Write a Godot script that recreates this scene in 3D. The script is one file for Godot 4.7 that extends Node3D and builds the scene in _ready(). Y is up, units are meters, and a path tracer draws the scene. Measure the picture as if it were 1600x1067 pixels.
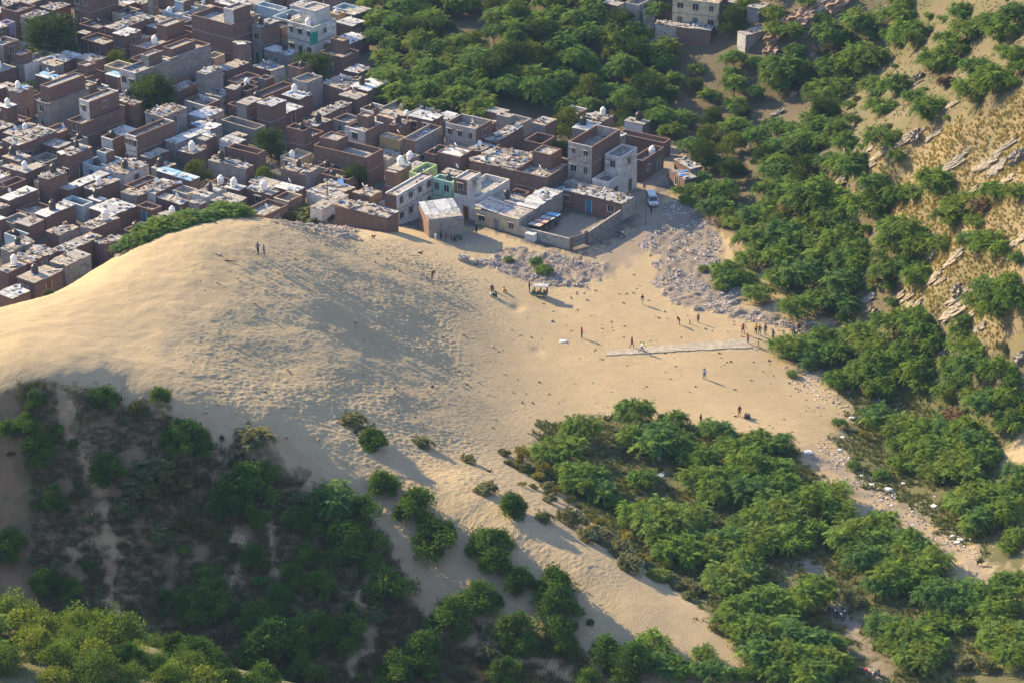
extends Node3D
# A sand dune and cricket ground between a brick town and a thorn-bush hillside, seen from a hill on the far side.
# Metres, y up. The camera stands 148 m above the flat sand; photo pixels are turned into directions only, distances come from the ground.

const F := 3700.0          # focal length in photo pixels (1600 wide)
const CAM_Y := 148.0
const PITCH := 26.0
var rng := RandomNumberGenerator.new()
var n_big := FastNoiseLite.new()
var n_mid := FastNoiseLite.new()
var n_fine := FastNoiseLite.new()
var n_cell := FastNoiseLite.new()
var taken := {}

func _ready():
	rng.seed = 4711
	setup_camera_and_light()
	setup_noise()
	make_materials()
	make_relief()
	make_zones()
	make_ground()
	make_town()
	make_yard()
	make_rocks()
	make_plants()
	make_litter()
	make_people()
	make_small_things()

func setup_camera_and_light():
	var cam := Camera3D.new()
	cam.name = "camera"
	cam.position = Vector3(0, CAM_Y, 0)
	cam.rotation_degrees = Vector3(-PITCH, 0, 0)
	cam.fov = rad_to_deg(2.0 * atan(533.5 / F))
	cam.near = 1.0
	cam.far = 2500.0
	add_child(cam)
	cam.current = true
	var sky_mat := ProceduralSkyMaterial.new()
	sky_mat.sky_top_color = Color(0.42, 0.50, 0.63)
	sky_mat.sky_horizon_color = Color(0.72, 0.74, 0.76)
	sky_mat.sky_curve = 0.12
	sky_mat.ground_bottom_color = Color(0.30, 0.27, 0.23)
	sky_mat.ground_horizon_color = Color(0.62, 0.64, 0.66)
	var sky := Sky.new()
	sky.sky_material = sky_mat
	var env := Environment.new()
	env.background_mode = Environment.BG_SKY
	env.sky = sky
	env.background_energy_multiplier = 1.1
	env.tonemap_mode = Environment.TONE_MAPPER_LINEAR
	env.tonemap_exposure = 2.8
	env.sdfgi_enabled = true
	env.ssao_enabled = true
	env.ssil_enabled = true
	env.fog_enabled = true
	env.fog_density = 0.00008
	env.fog_light_color = Color(0.62, 0.78, 1.0)
	var we := WorldEnvironment.new()
	we.name = "environment"
	we.environment = env
	add_child(we)
	# low sun behind the town, to the left: shadows run right and towards the camera
	var sun := DirectionalLight3D.new()
	sun.name = "sun"
	sun.light_energy = 1.6
	sun.light_color = Color(1.0, 0.89, 0.70)
	sun.light_angular_distance = 0.5
	sun.shadow_enabled = true
	add_child(sun)
	var el := deg_to_rad(25.0)
	var travel := Vector3(0.77 * cos(el), -sin(el), 0.64 * cos(el))
	sun.look_at_from_position(Vector3.ZERO, travel, Vector3.UP)

func setup_noise():
	for a in [[n_big, 11, 0.02, 4], [n_mid, 23, 0.12, 4], [n_fine, 37, 0.7, 3]]:
		a[0].seed = a[1]
		a[0].noise_type = FastNoiseLite.TYPE_SIMPLEX_SMOOTH
		a[0].frequency = a[2]
		a[0].fractal_octaves = a[3]
	n_cell.seed = 5
	n_cell.noise_type = FastNoiseLite.TYPE_CELLULAR
	n_cell.frequency = 2.0
	n_cell.cellular_return_type = FastNoiseLite.RETURN_DISTANCE
	n_cell.cellular_jitter = 1.0
	n_cell.fractal_type = FastNoiseLite.FRACTAL_NONE

# ---------- pixels, ground heights ----------
func ray(u: float, v: float) -> Vector3:
	var p := deg_to_rad(PITCH)
	var d := Vector3(0, -sin(p), -cos(p)) * F + Vector3(1, 0, 0) * (u - 800.0) + Vector3(0, cos(p), -sin(p)) * (533.5 - v)
	return d.normalized()

func at_h(u: float, v: float, h: float) -> Vector3:
	var d := ray(u, v)
	return Vector3(0, CAM_Y, 0) + d * ((h - CAM_Y) / d.y)

func on_ground(u: float, v: float) -> Vector3:
	var d := ray(u, v)
	var o := Vector3(0, CAM_Y, 0)
	var t := (55.0 - CAM_Y) / d.y
	for i in 400:
		var q := o + d * t
		if q.y < ground(q.x, q.z):
			break
		t += 1.6
	var a := t - 1.6
	var b := t
	for i in 9:
		var m := (a + b) * 0.5
		var q := o + d * m
		if q.y < ground(q.x, q.z):
			b = m
		else:
			a = m
	return o + d * b

const GX0 := -132.0
const GZ0 := -560.0
const GC := 2.0
var gw := 133
var gh := 205
var grid := PackedFloat32Array()

func make_relief():
	# photo pixel and the height of the ground there
	var px := [
		# flat sand
		[1060, 542, 0], [1100, 640, 0], [1250, 680, 0], [950, 600, 0.2], [860, 640, 0.9], [900, 480, 0.3], [850, 450, 0.5], [1000, 410, 0], [1000, 350, 0], [930, 385, 0.1],
		[1150, 580, 0], [960, 660, 0.2], [1000, 480, 0.1], [830, 400, 0.8], [760, 405, 1.4], [1180, 500, 0.2],
		[700, 375, 1.8], [640, 368, 2.6], [600, 362, 3.2], [560, 358, 4.0], [480, 352, 9.5], [430, 346, 12.5], [400, 340, 13.6], [330, 344, 15.5], [250, 365, 17.4], [180, 400, 17.2], [130, 440, 17],
		# dune top
		[300, 400, 19.2], [405, 395, 17.6], [200, 440, 20.2], [100, 500, 21.2], [0, 520, 21.4], [0, 578, 21.6], [60, 590, 21.3], [130, 595, 20.8], [200, 560, 20.2], [300, 520, 18.6],
		[350, 600, 16.8], [230, 610, 19.5], [310, 645, 17.2], [400, 680, 14.4], [450, 600, 14], [400, 500, 16.4], [500, 500, 13.4], [500, 430, 14.4], [450, 410, 16.2], [600, 450, 9.2], [600, 550, 9], [600, 650, 9], [580, 400, 9.4], [530, 390, 12],
		[500, 590, 12.6], [500, 660, 12], [700, 450, 4.6], [650, 430, 6.8], [700, 550, 4.9], [700, 650, 5], [700, 700, 5], [780, 550, 2], [780, 650, 2.2], [780, 480, 1.6], [830, 520, 0.7], [660, 410, 4.8],
		[550, 690, 10.4], [640, 730, 7.7], [720, 775, 7.4], [800, 830, 5.8], [900, 885, 4.2], [1000, 950, 2.5], [1100, 1010, 1.0], [1180, 1060, 0],
		[800, 720, 2], [900, 790, 0.8], [1000, 870, 0.3], [1080, 930, 0], [20, 478, 17.2], [60, 468, 17],
		# near side of the dune, in shade
		[450, 750, 10.2], [520, 820, 6.4], [600, 890, 3.4], [700, 950, 1.2], [800, 1000, 0], [950, 1040, -0.6], [700, 860, 3.6], [850, 930, 2.0],
		[0, 640, 18.6], [0, 720, 13.6], [0, 800, 9], [100, 640, 18.6], [100, 720, 13.8], [200, 660, 16.6], [200, 750, 11.6], [200, 850, 6.4], [120, 850, 6.4],
		[300, 720, 13], [300, 800, 8.8], [300, 900, 4], [380, 740, 11], [400, 820, 7.4], [400, 900, 4], [400, 1000, 0], [500, 920, 3], [500, 1010, -0.6], [600, 1000, -0.4], [600, 1067, -2], [700, 1060, -1.6],
		# valley floor and the right-hand hillside
		[1340, 960, 0], [1300, 740, 0], [1350, 1060, 0], [1200, 900, 0], [1250, 800, 0], [1100, 750, 0], [1600, 1060, 2], [1500, 870, 0.8], [1560, 900, 1.2], [1350, 600, 0.4], [1250, 510, 0.3], [1300, 490, 1],
		[1400, 490, 4], [1400, 420, 8], [1300, 420, 3], [1450, 620, 2], [1600, 620, 9], [1500, 620, 4], [1600, 740, 4], [1500, 740, 1.5], [1600, 880, 2],
		[1600, 520, 15], [1500, 500, 10], [1600, 420, 21], [1500, 400, 16], [1600, 300, 26], [1500, 300, 19.5], [1400, 310, 12], [1300, 340, 6], [1200, 400, 0.8], [1150, 440, 0.3], [1200, 340, 1.6], [1100, 300, 0.3],
		[1600, 150, 33], [1500, 200, 26], [1400, 240, 18], [1300, 300, 9],
		[1500, 100, 20], [1600, 60, 28], [1400, 100, 12], [1300, 100, 8], [1280, 190, 7], [1200, 200, 2.4], [1150, 60, 8], [1250, 30, 13], [1400, 10, 17], [1600, 0, 30], [1500, 20, 23],
		[1050, 100, 3.5], [1080, 190, 0.6], [1000, 180, 0.3], [900, 100, 2.2], [800, 100, 3], [950, 20, 8], [1050, 20, 9], [700, 30, 4], [650, 150, 0.2], [850, 185, 0], [760, 40, 4], [800, 0, 6],
		# town
		[20, 20, 0], [300, 20, 0], [560, 20, 0.5], [20, 200, 0], [300, 200, 0], [450, 120, 0], [500, 270, 0], [700, 250, 0], [850, 280, 0], [960, 300, 0], [1060, 290, 0], [150, 310, 0], [50, 380, 0], [300, 300, 0], [600, 330, 0], [760, 345, 0.4],
	]
	# ground the photo hides or does not reach: x, z, height
	var hid := [[-22, -347, 0.2], [-31, -349, 0], [-43, -342, 0], [-52, -330, 0], [-60, -314, 0], [-70, -306, 0], [-90, -302, 0], [-90, -262, 21], [-90, -250, 20],
		[-52, -200, 19], [-35, -201, 15], [-20, -203, 9], [-8, -205, 3], [-90, -205, 20], [-52, -217, 2.5], [-40, -219, 0.5], [-90, -222, 4], [-25, -214, -2], [0, -206, -1], [20, -200, 0], [50, -200, 1.5], [90, -215, 10],
		[-60, -178, 27], [0, -178, 14], [60, -178, 10], [-110, -480, 0], [-60, -545, 0], [-128, -400, 0], [0, -540, 10], [60, -540, 18], [128, -500, 44], [128, -400, 52], [100, -330, 44], [128, -300, 50], [100, -260, 22], [128, -200, 30]]
	var pts := []
	for a in px:
		var q := at_h(a[0], a[1], a[2])
		pts.append([q.x, q.z, float(a[2])])
	for a in hid:
		pts.append([float(a[0]), float(a[1]), float(a[2])])
	var n := pts.size()
	var m := n + 3
	var mat := []
	for i in m:
		var row := PackedFloat64Array()
		row.resize(m + 1)
		mat.append(row)
	for i in n:
		for j in n:
			var r2: float = pow(pts[i][0] - pts[j][0], 2) + pow(pts[i][1] - pts[j][1], 2)
			mat[i][j] = 0.0 if r2 < 1e-6 else r2 * log(r2) * 0.5
		mat[i][i] = 9.0
		mat[i][n] = 1.0
		mat[i][n + 1] = pts[i][0]
		mat[i][n + 2] = pts[i][1]
		mat[n][i] = 1.0
		mat[n + 1][i] = pts[i][0]
		mat[n + 2][i] = pts[i][1]
		mat[i][m] = pts[i][2]
	for c in m:
		var best := c
		for r in range(c + 1, m):
			if absf(mat[r][c]) > absf(mat[best][c]):
				best = r
		var tmp = mat[c]
		mat[c] = mat[best]
		mat[best] = tmp
		var pr: PackedFloat64Array = mat[c]
		for r in range(c + 1, m):
			var row: PackedFloat64Array = mat[r]
			var f: float = row[c] / pr[c]
			if f != 0.0:
				for k in range(c, m + 1):
					row[k] -= f * pr[k]
				mat[r] = row
	var w := PackedFloat64Array()
	w.resize(m)
	for i in range(m - 1, -1, -1):
		var s: float = mat[i][m]
		for k in range(i + 1, m):
			s -= mat[i][k] * w[k]
		w[i] = s / mat[i][i]
	var pxs := PackedFloat64Array()
	var pzs := PackedFloat64Array()
	for a in pts:
		pxs.append(a[0])
		pzs.append(a[1])
	grid.resize(gw * gh)
	for j in gh:
		for i in gw:
			var x := GX0 + i * GC
			var z := GZ0 + j * GC
			var s := w[n] + w[n + 1] * x + w[n + 2] * z
			for k in n:
				var dx := x - pxs[k]
				var dz := z - pzs[k]
				var r2 := dx * dx + dz * dz + 1e-9
				s += w[k] * r2 * log(r2) * 0.5
			grid[j * gw + i] = clampf(s, -6.0, 60.0)

func cubic(a: float, b: float, c: float, d: float, t: float) -> float:
	return b + 0.5 * t * (c - a + t * (2.0 * a - 5.0 * b + 4.0 * c - d + t * (3.0 * (b - c) + d - a)))

func ground(x: float, z: float) -> float:   # smooth relief, bicubic
	var fx := clampf((x - GX0) / GC, 1.0, gw - 3.001)
	var fz := clampf((z - GZ0) / GC, 1.0, gh - 3.001)
	var i := int(fx)
	var j := int(fz)
	var tx := fx - i
	var tz := fz - j
	var o := (j - 1) * gw + i - 1
	var r0 := cubic(grid[o], grid[o + 1], grid[o + 2], grid[o + 3], tx)
	o += gw
	var r1 := cubic(grid[o], grid[o + 1], grid[o + 2], grid[o + 3], tx)
	o += gw
	var r2 := cubic(grid[o], grid[o + 1], grid[o + 2], grid[o + 3], tx)
	o += gw
	var r3 := cubic(grid[o], grid[o + 1], grid[o + 2], grid[o + 3], tx)
	return cubic(r0, r1, r2, r3, tz)

# ---------- naming ----------
func numbered(called: String) -> String:
	taken[called] = taken.get(called, -1) + 1
	return called if taken[called] == 0 else "%s_%03d" % [called, taken[called]]

func tag(o, label, category, group = ""):
	o.set_meta("label", label)
	o.set_meta("category", category)
	if group != "":
		o.set_meta("group", group)

func thing(called, label, category, at := Vector3.ZERO, turn := 0.0, group := "") -> Node3D:
	var o := Node3D.new()
	o.name = numbered(called)
	add_child(o)
	o.position = at
	o.rotation.y = turn
	tag(o, label, category, group)
	return o

func part(called, mesh, mat, parent) -> MeshInstance3D:
	var o := MeshInstance3D.new()
	o.name = called
	o.mesh = mesh
	if mat:
		o.material_override = mat
	parent.add_child(o, true)
	return o

# ---------- mesh building ----------
func st_new() -> SurfaceTool:
	var s := SurfaceTool.new()
	s.begin(Mesh.PRIMITIVE_TRIANGLES)
	s.set_smooth_group(-1)
	return s

func quad(s: SurfaceTool, a: Vector3, b: Vector3, c: Vector3, d: Vector3):
	s.add_vertex(a); s.add_vertex(b); s.add_vertex(c)
	s.add_vertex(a); s.add_vertex(c); s.add_vertex(d)

func hexa(s: SurfaceTool, p: Array):   # 8 corners: bottom 0..3, top 4..7, counter-clockwise seen from above (x right, z towards)
	quad(s, p[4], p[7], p[6], p[5]); quad(s, p[0], p[1], p[2], p[3])
	quad(s, p[0], p[4], p[5], p[1]); quad(s, p[1], p[5], p[6], p[2])
	quad(s, p[2], p[6], p[7], p[3]); quad(s, p[3], p[7], p[4], p[0])

func box(s: SurfaceTool, c: Vector3, h: Vector3, b := Basis()):   # centre, half sizes
	var p := []
	for y in [-1, 1]:
		for q in [[-1, -1], [-1, 1], [1, 1], [1, -1]]:
			p.append(c + b * Vector3(h.x * q[0], h.y * y, h.z * q[1]))
	hexa(s, p)

func tube(s: SurfaceTool, path: Array, radii: Array, n := 6):
	var rings := []
	for i in path.size():
		var d: Vector3 = (path[mini(i + 1, path.size() - 1)] - path[maxi(i - 1, 0)]).normalized()
		var u := d.cross(Vector3(0.31, 0.2, 0.93)).normalized()
		var v := d.cross(u)
		var ring := []
		for k in n:
			var a := TAU * k / n
			ring.append(path[i] + (u * cos(a) + v * sin(a)) * radii[i])
		rings.append(ring)
	for i in path.size() - 1:
		for k in n:
			var l := (k + 1) % n
			quad(s, rings[i][k], rings[i][l], rings[i + 1][l], rings[i + 1][k])
	for k in range(1, n - 1):
		s.add_vertex(rings[0][0]); s.add_vertex(rings[0][k + 1]); s.add_vertex(rings[0][k])
		var e: Array = rings[-1]
		s.add_vertex(e[0]); s.add_vertex(e[k]); s.add_vertex(e[k + 1])

func lathe(s: SurfaceTool, prof: Array, at := Vector3.ZERO, n := 12):   # prof: Vector2(radius, y) from bottom to top
	for i in prof.size() - 1:
		for k in n:
			var a := TAU * k / n
			var b := TAU * (k + 1) / n
			var p0: Vector2 = prof[i]
			var p1: Vector2 = prof[i + 1]
			quad(s, at + Vector3(cos(a) * p0.x, p0.y, sin(a) * p0.x), at + Vector3(cos(a) * p1.x, p1.y, sin(a) * p1.x), at + Vector3(cos(b) * p1.x, p1.y, sin(b) * p1.x), at + Vector3(cos(b) * p0.x, p0.y, sin(b) * p0.x))

func done(s: SurfaceTool) -> ArrayMesh:
	s.generate_normals()
	return s.commit()

# ---------- materials ----------
var M := {}
var TX := {}

func gray_tex(n: int, f: Callable) -> ImageTexture:
	var img := Image.create(n, n, true, Image.FORMAT_RGB8)
	for y in n:
		for x in n:
			var c = f.call(x, y)
			img.set_pixel(x, y, c if c is Color else Color(c, c, c))
	img.generate_mipmaps()
	return ImageTexture.create_from_image(img)

func seamless(seed_: int, freq: float, n: int, oct := 4) -> Image:
	var nn := FastNoiseLite.new()
	nn.seed = seed_
	nn.frequency = freq
	nn.fractal_octaves = oct
	nn.noise_type = FastNoiseLite.TYPE_SIMPLEX_SMOOTH
	return nn.get_seamless_image(n, n)

func mat(called, color: Color, rough := 0.9, tex = null, size := 4.0, metal := 0.0) -> StandardMaterial3D:
	# color is the linear base colour; tex varies it, one repeat every `size` metres
	var m := StandardMaterial3D.new()
	m.albedo_color = color.linear_to_srgb()
	m.roughness = rough
	m.metallic = metal
	if tex:
		m.albedo_texture = tex
		m.uv1_triplanar = true
		m.uv1_world_triplanar = true
		m.uv1_scale = Vector3.ONE / size
	M[called] = m
	return m

func make_materials():
	var a := seamless(3, 0.02, 256)
	var b := seamless(8, 0.09, 256)
	var c := seamless(15, 0.3, 256, 2)
	TX.mottle = gray_tex(256, func(x, y): return clampf(0.62 + 0.25 * a.get_pixel(x, y).r + 0.2 * b.get_pixel(x, y).r + 0.06 * c.get_pixel(x, y).r, 0, 1))
	# plaster with rain streaks and patches where it has come off
	TX.plaster = gray_tex(256, func(x, y):
		var st: float = b.get_pixel(x, (y / 7) % 256).r
		var p: float = a.get_pixel(x, y).r * 0.6 + b.get_pixel(x, y).r * 0.4
		var k: float = 0.74 + 0.2 * a.get_pixel((x + 90) % 256, y).r + 0.12 * (st - 0.5)
		return Color(k, k, k) if p > 0.36 else Color(k * 0.74, k * 0.68, k * 0.62))
	var rb := RandomNumberGenerator.new()
	rb.seed = 77
	var tones := []
	for i in 4096:
		tones.append(rb.randf())
	TX.brick = gray_tex(384, func(x: int, y: int):
		var row := int(y / 6.0)
		var col := int((x + (row % 2) * 8) / 16.0) % 24
		var t: float = tones[row * 24 + col]
		var joint := (y % 6) == 0 or ((x + (row % 2) * 8) % 16) == 0
		var patch: float = a.get_pixel(x * 2 / 3, y * 2 / 3).r
		var col3 := Color(0.62 + 0.3 * t, 0.60 + 0.24 * t, 0.56 + 0.26 * t)
		if joint:
			col3 = Color(0.72, 0.86, 0.95)
		if patch > 0.66:
			col3 = col3.lerp(Color(0.86, 0.95, 1.0), 0.45)
		return col3 * (0.8 + 0.3 * b.get_pixel(x * 2 / 3, y * 2 / 3).r))
	TX.slab = gray_tex(256, func(x, y): return clampf(0.45 + 0.55 * a.get_pixel(x, y).r + 0.35 * (b.get_pixel(x, y).r - 0.4) + 0.25 * (c.get_pixel(x, y).r - 0.5), 0.2, 1))
	TX.rust = gray_tex(256, func(x, y):
		var p: float = a.get_pixel(x, y).r * 0.7 + b.get_pixel(x, y).r * 0.3
		return Color(1, 1, 1) * (0.8 + 0.2 * c.get_pixel(x, y).r) if p < 0.55 else Color(0.62, 0.40, 0.27))
	TX.soil = gray_tex(512, func(x, y):
		var k: float = 0.62 + 0.3 * b.get_pixel(x % 256, y % 256).r + 0.3 * (c.get_pixel((x * 2) % 256, (y * 2) % 256).r - 0.4)
		return clampf(k, 0.3, 1.0))
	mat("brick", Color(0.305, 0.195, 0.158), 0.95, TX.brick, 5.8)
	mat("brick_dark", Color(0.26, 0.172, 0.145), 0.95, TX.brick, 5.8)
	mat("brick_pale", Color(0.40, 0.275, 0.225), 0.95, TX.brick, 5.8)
	mat("cement", Color(0.36, 0.345, 0.33), 0.95, TX.plaster, 7.0)
	mat("cement_pale", Color(0.50, 0.475, 0.44), 0.95, TX.plaster, 7.0)
	mat("white", Color(0.78, 0.765, 0.74), 0.9, TX.plaster, 7.0)
	mat("cream", Color(0.68, 0.59, 0.42), 0.9, TX.plaster, 7.0)
	mat("ochre", Color(0.64, 0.47, 0.24), 0.9, TX.plaster, 7.0)
	mat("mint", Color(0.42, 0.72, 0.58), 0.9, TX.plaster, 7.0)
	mat("lime", Color(0.45, 0.62, 0.30), 0.9, TX.plaster, 7.0)
	mat("teal", Color(0.16, 0.52, 0.44), 0.9, TX.plaster, 7.0)
	mat("lilac", Color(0.50, 0.42, 0.60), 0.9, TX.plaster, 7.0)
	mat("pale_blue", Color(0.52, 0.66, 0.76), 0.9, TX.plaster, 7.0)
	mat("pink", Color(0.66, 0.42, 0.40), 0.9, TX.plaster, 7.0)
	mat("deck", Color(0.43, 0.41, 0.39), 0.95, TX.slab, 6.0)
	mat("deck_dark", Color(0.27, 0.25, 0.24), 0.95, TX.slab, 6.0)
	mat("deck_sand", Color(0.50, 0.42, 0.34), 0.95, TX.slab, 6.0)
	mat("stone_pale", Color(0.47, 0.46, 0.45), 0.9, TX.slab, 3.0)
	mat("stone_gray", Color(0.42, 0.40, 0.39), 0.9, TX.slab, 3.0)
	mat("stone_warm", Color(0.52, 0.44, 0.36), 0.9, TX.slab, 3.0)
	mat("tin", Color(0.62, 0.64, 0.66), 0.55, TX.slab, 5.0, 0.25)
	mat("tin_white", Color(0.58, 0.60, 0.62), 0.6, TX.mottle, 5.0)
	mat("tin_rusty", Color(0.66, 0.62, 0.58), 0.7, TX.rust, 2.2)
	mat("tin_blue", Color(0.22, 0.46, 0.74), 0.6, TX.mottle, 5.0)
	mat("tin_green", Color(0.30, 0.52, 0.46), 0.6, TX.mottle, 5.0)
	mat("tarp_blue", Color(0.05, 0.22, 0.62), 0.6, TX.mottle, 2.0)
	mat("cloth_green", Color(0.02, 0.32, 0.24), 0.8, TX.mottle, 2.0)
	mat("cloth_purple", Color(0.30, 0.20, 0.58), 0.8, TX.mottle, 2.0)
	mat("tank_white", Color(0.78, 0.78, 0.76), 0.5)
	mat("tank_black", Color(0.035, 0.035, 0.038), 0.5)
	mat("tank_blue", Color(0.04, 0.16, 0.42), 0.5)
	mat("pane", Color(0.03, 0.035, 0.04), 0.25)
	mat("frame", Color(0.42, 0.38, 0.34), 0.8)
	mat("frame_white", Color(0.75, 0.74, 0.72), 0.8)
	mat("wood", Color(0.16, 0.085, 0.05), 0.8, TX.mottle, 1.0)
	mat("door_green", Color(0.06, 0.16, 0.11), 0.7, TX.mottle, 1.0)
	mat("door_blue", Color(0.03, 0.20, 0.36), 0.7, TX.mottle, 1.0)
	mat("door_gray", Color(0.22, 0.24, 0.26), 0.7, TX.mottle, 1.0)
	mat("iron", Color(0.09, 0.08, 0.075), 0.7)
	mat("rock", Color(0.42, 0.36, 0.29), 0.92, TX.slab, 2.6)
	mat("rock_red", Color(0.46, 0.31, 0.22), 0.92, TX.slab, 3.4)
	mat("rock_gray", Color(0.33, 0.31, 0.29), 0.92, TX.slab, 2.6)
	mat("concrete_strip", Color(0.39, 0.35, 0.285), 0.95, TX.mottle, 7.0)
	mat("bark", Color(0.14, 0.10, 0.07), 0.95, TX.mottle, 0.7)
	var g := mat("ground", Color(1, 1, 1), 0.98, TX.soil, 5.0)
	g.vertex_color_use_as_albedo = true
	var hb := seamless(19, 0.05, 512, 4)
	g.heightmap_enabled = true  # drawn as relief
	g.heightmap_texture = ImageTexture.create_from_image(hb)
	g.heightmap_scale = 9.0
	for v in [["leaf", 0.35], ["litter", 0.0]]:
		var m := mat(v[0], Color(1, 1, 1), 0.75)
		m.metallic_specular = 0.25
		m.vertex_color_use_as_albedo = true
		m.cull_mode = BaseMaterial3D.CULL_DISABLED
		if v[1] > 0.0:
			m.backlight_enabled = true
			m.backlight = Color(0.55, 0.6, 0.3)

# ---------- ground zones ----------
enum Z { SAND, SLOPE, SCRUB, DUMP, ROAD, GRASS, HILL, TOWN, WOOD, TRAIL, SCREE, YARD }
var zgrid := PackedByteArray()
var zw := 266
var zh := 412

func ground_poly(pp: Array) -> PackedVector2Array:
	var r := PackedVector2Array()
	for p in pp:
		if p.size() == 3:   # x, z in metres
			r.append(Vector2(p[0], p[1]))
		else:
			var q := on_ground(p[0], p[1])
			r.append(Vector2(q.x, q.z))
	return r

func stamp_poly(id: int, pp: Array):
	var poly := ground_poly(pp)
	var lo := poly[0]
	var hi := poly[0]
	for p in poly:
		lo = lo.min(p)
		hi = hi.max(p)
	for j in range(maxi(0, int(lo.y - GZ0)), mini(zh, int(hi.y - GZ0) + 2)):
		for i in range(maxi(0, int(lo.x - GX0)), mini(zw, int(hi.x - GX0) + 2)):
			if Geometry2D.is_point_in_polygon(Vector2(GX0 + i, GZ0 + j), poly):
				zgrid[j * zw + i] = id

func stamp_line(id: int, pp: Array, width: float):
	var poly := ground_poly(pp)
	for k in poly.size() - 1:
		var a := poly[k]
		var b := poly[k + 1]
		var n := int(a.distance_to(b) / 0.4) + 1
		for s in n + 1:
			var c := a.lerp(b, float(s) / n)
			for dj in range(-3, 4):
				for di in range(-3, 4):
					var i := int(round(c.x - GX0)) + di
					var j := int(round(c.y - GZ0)) + dj
					if i >= 0 and j >= 0 and i < zw and j < zh and Vector2(GX0 + i, GZ0 + j).distance_to(c) <= width:
						zgrid[j * zw + i] = id

func zone(x: float, z: float) -> int:
	var i := clampi(int(round(x - GX0)), 0, zw - 1)
	var j := clampi(int(round(z - GZ0)), 0, zh - 1)
	return zgrid[j * zw + i]

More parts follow.
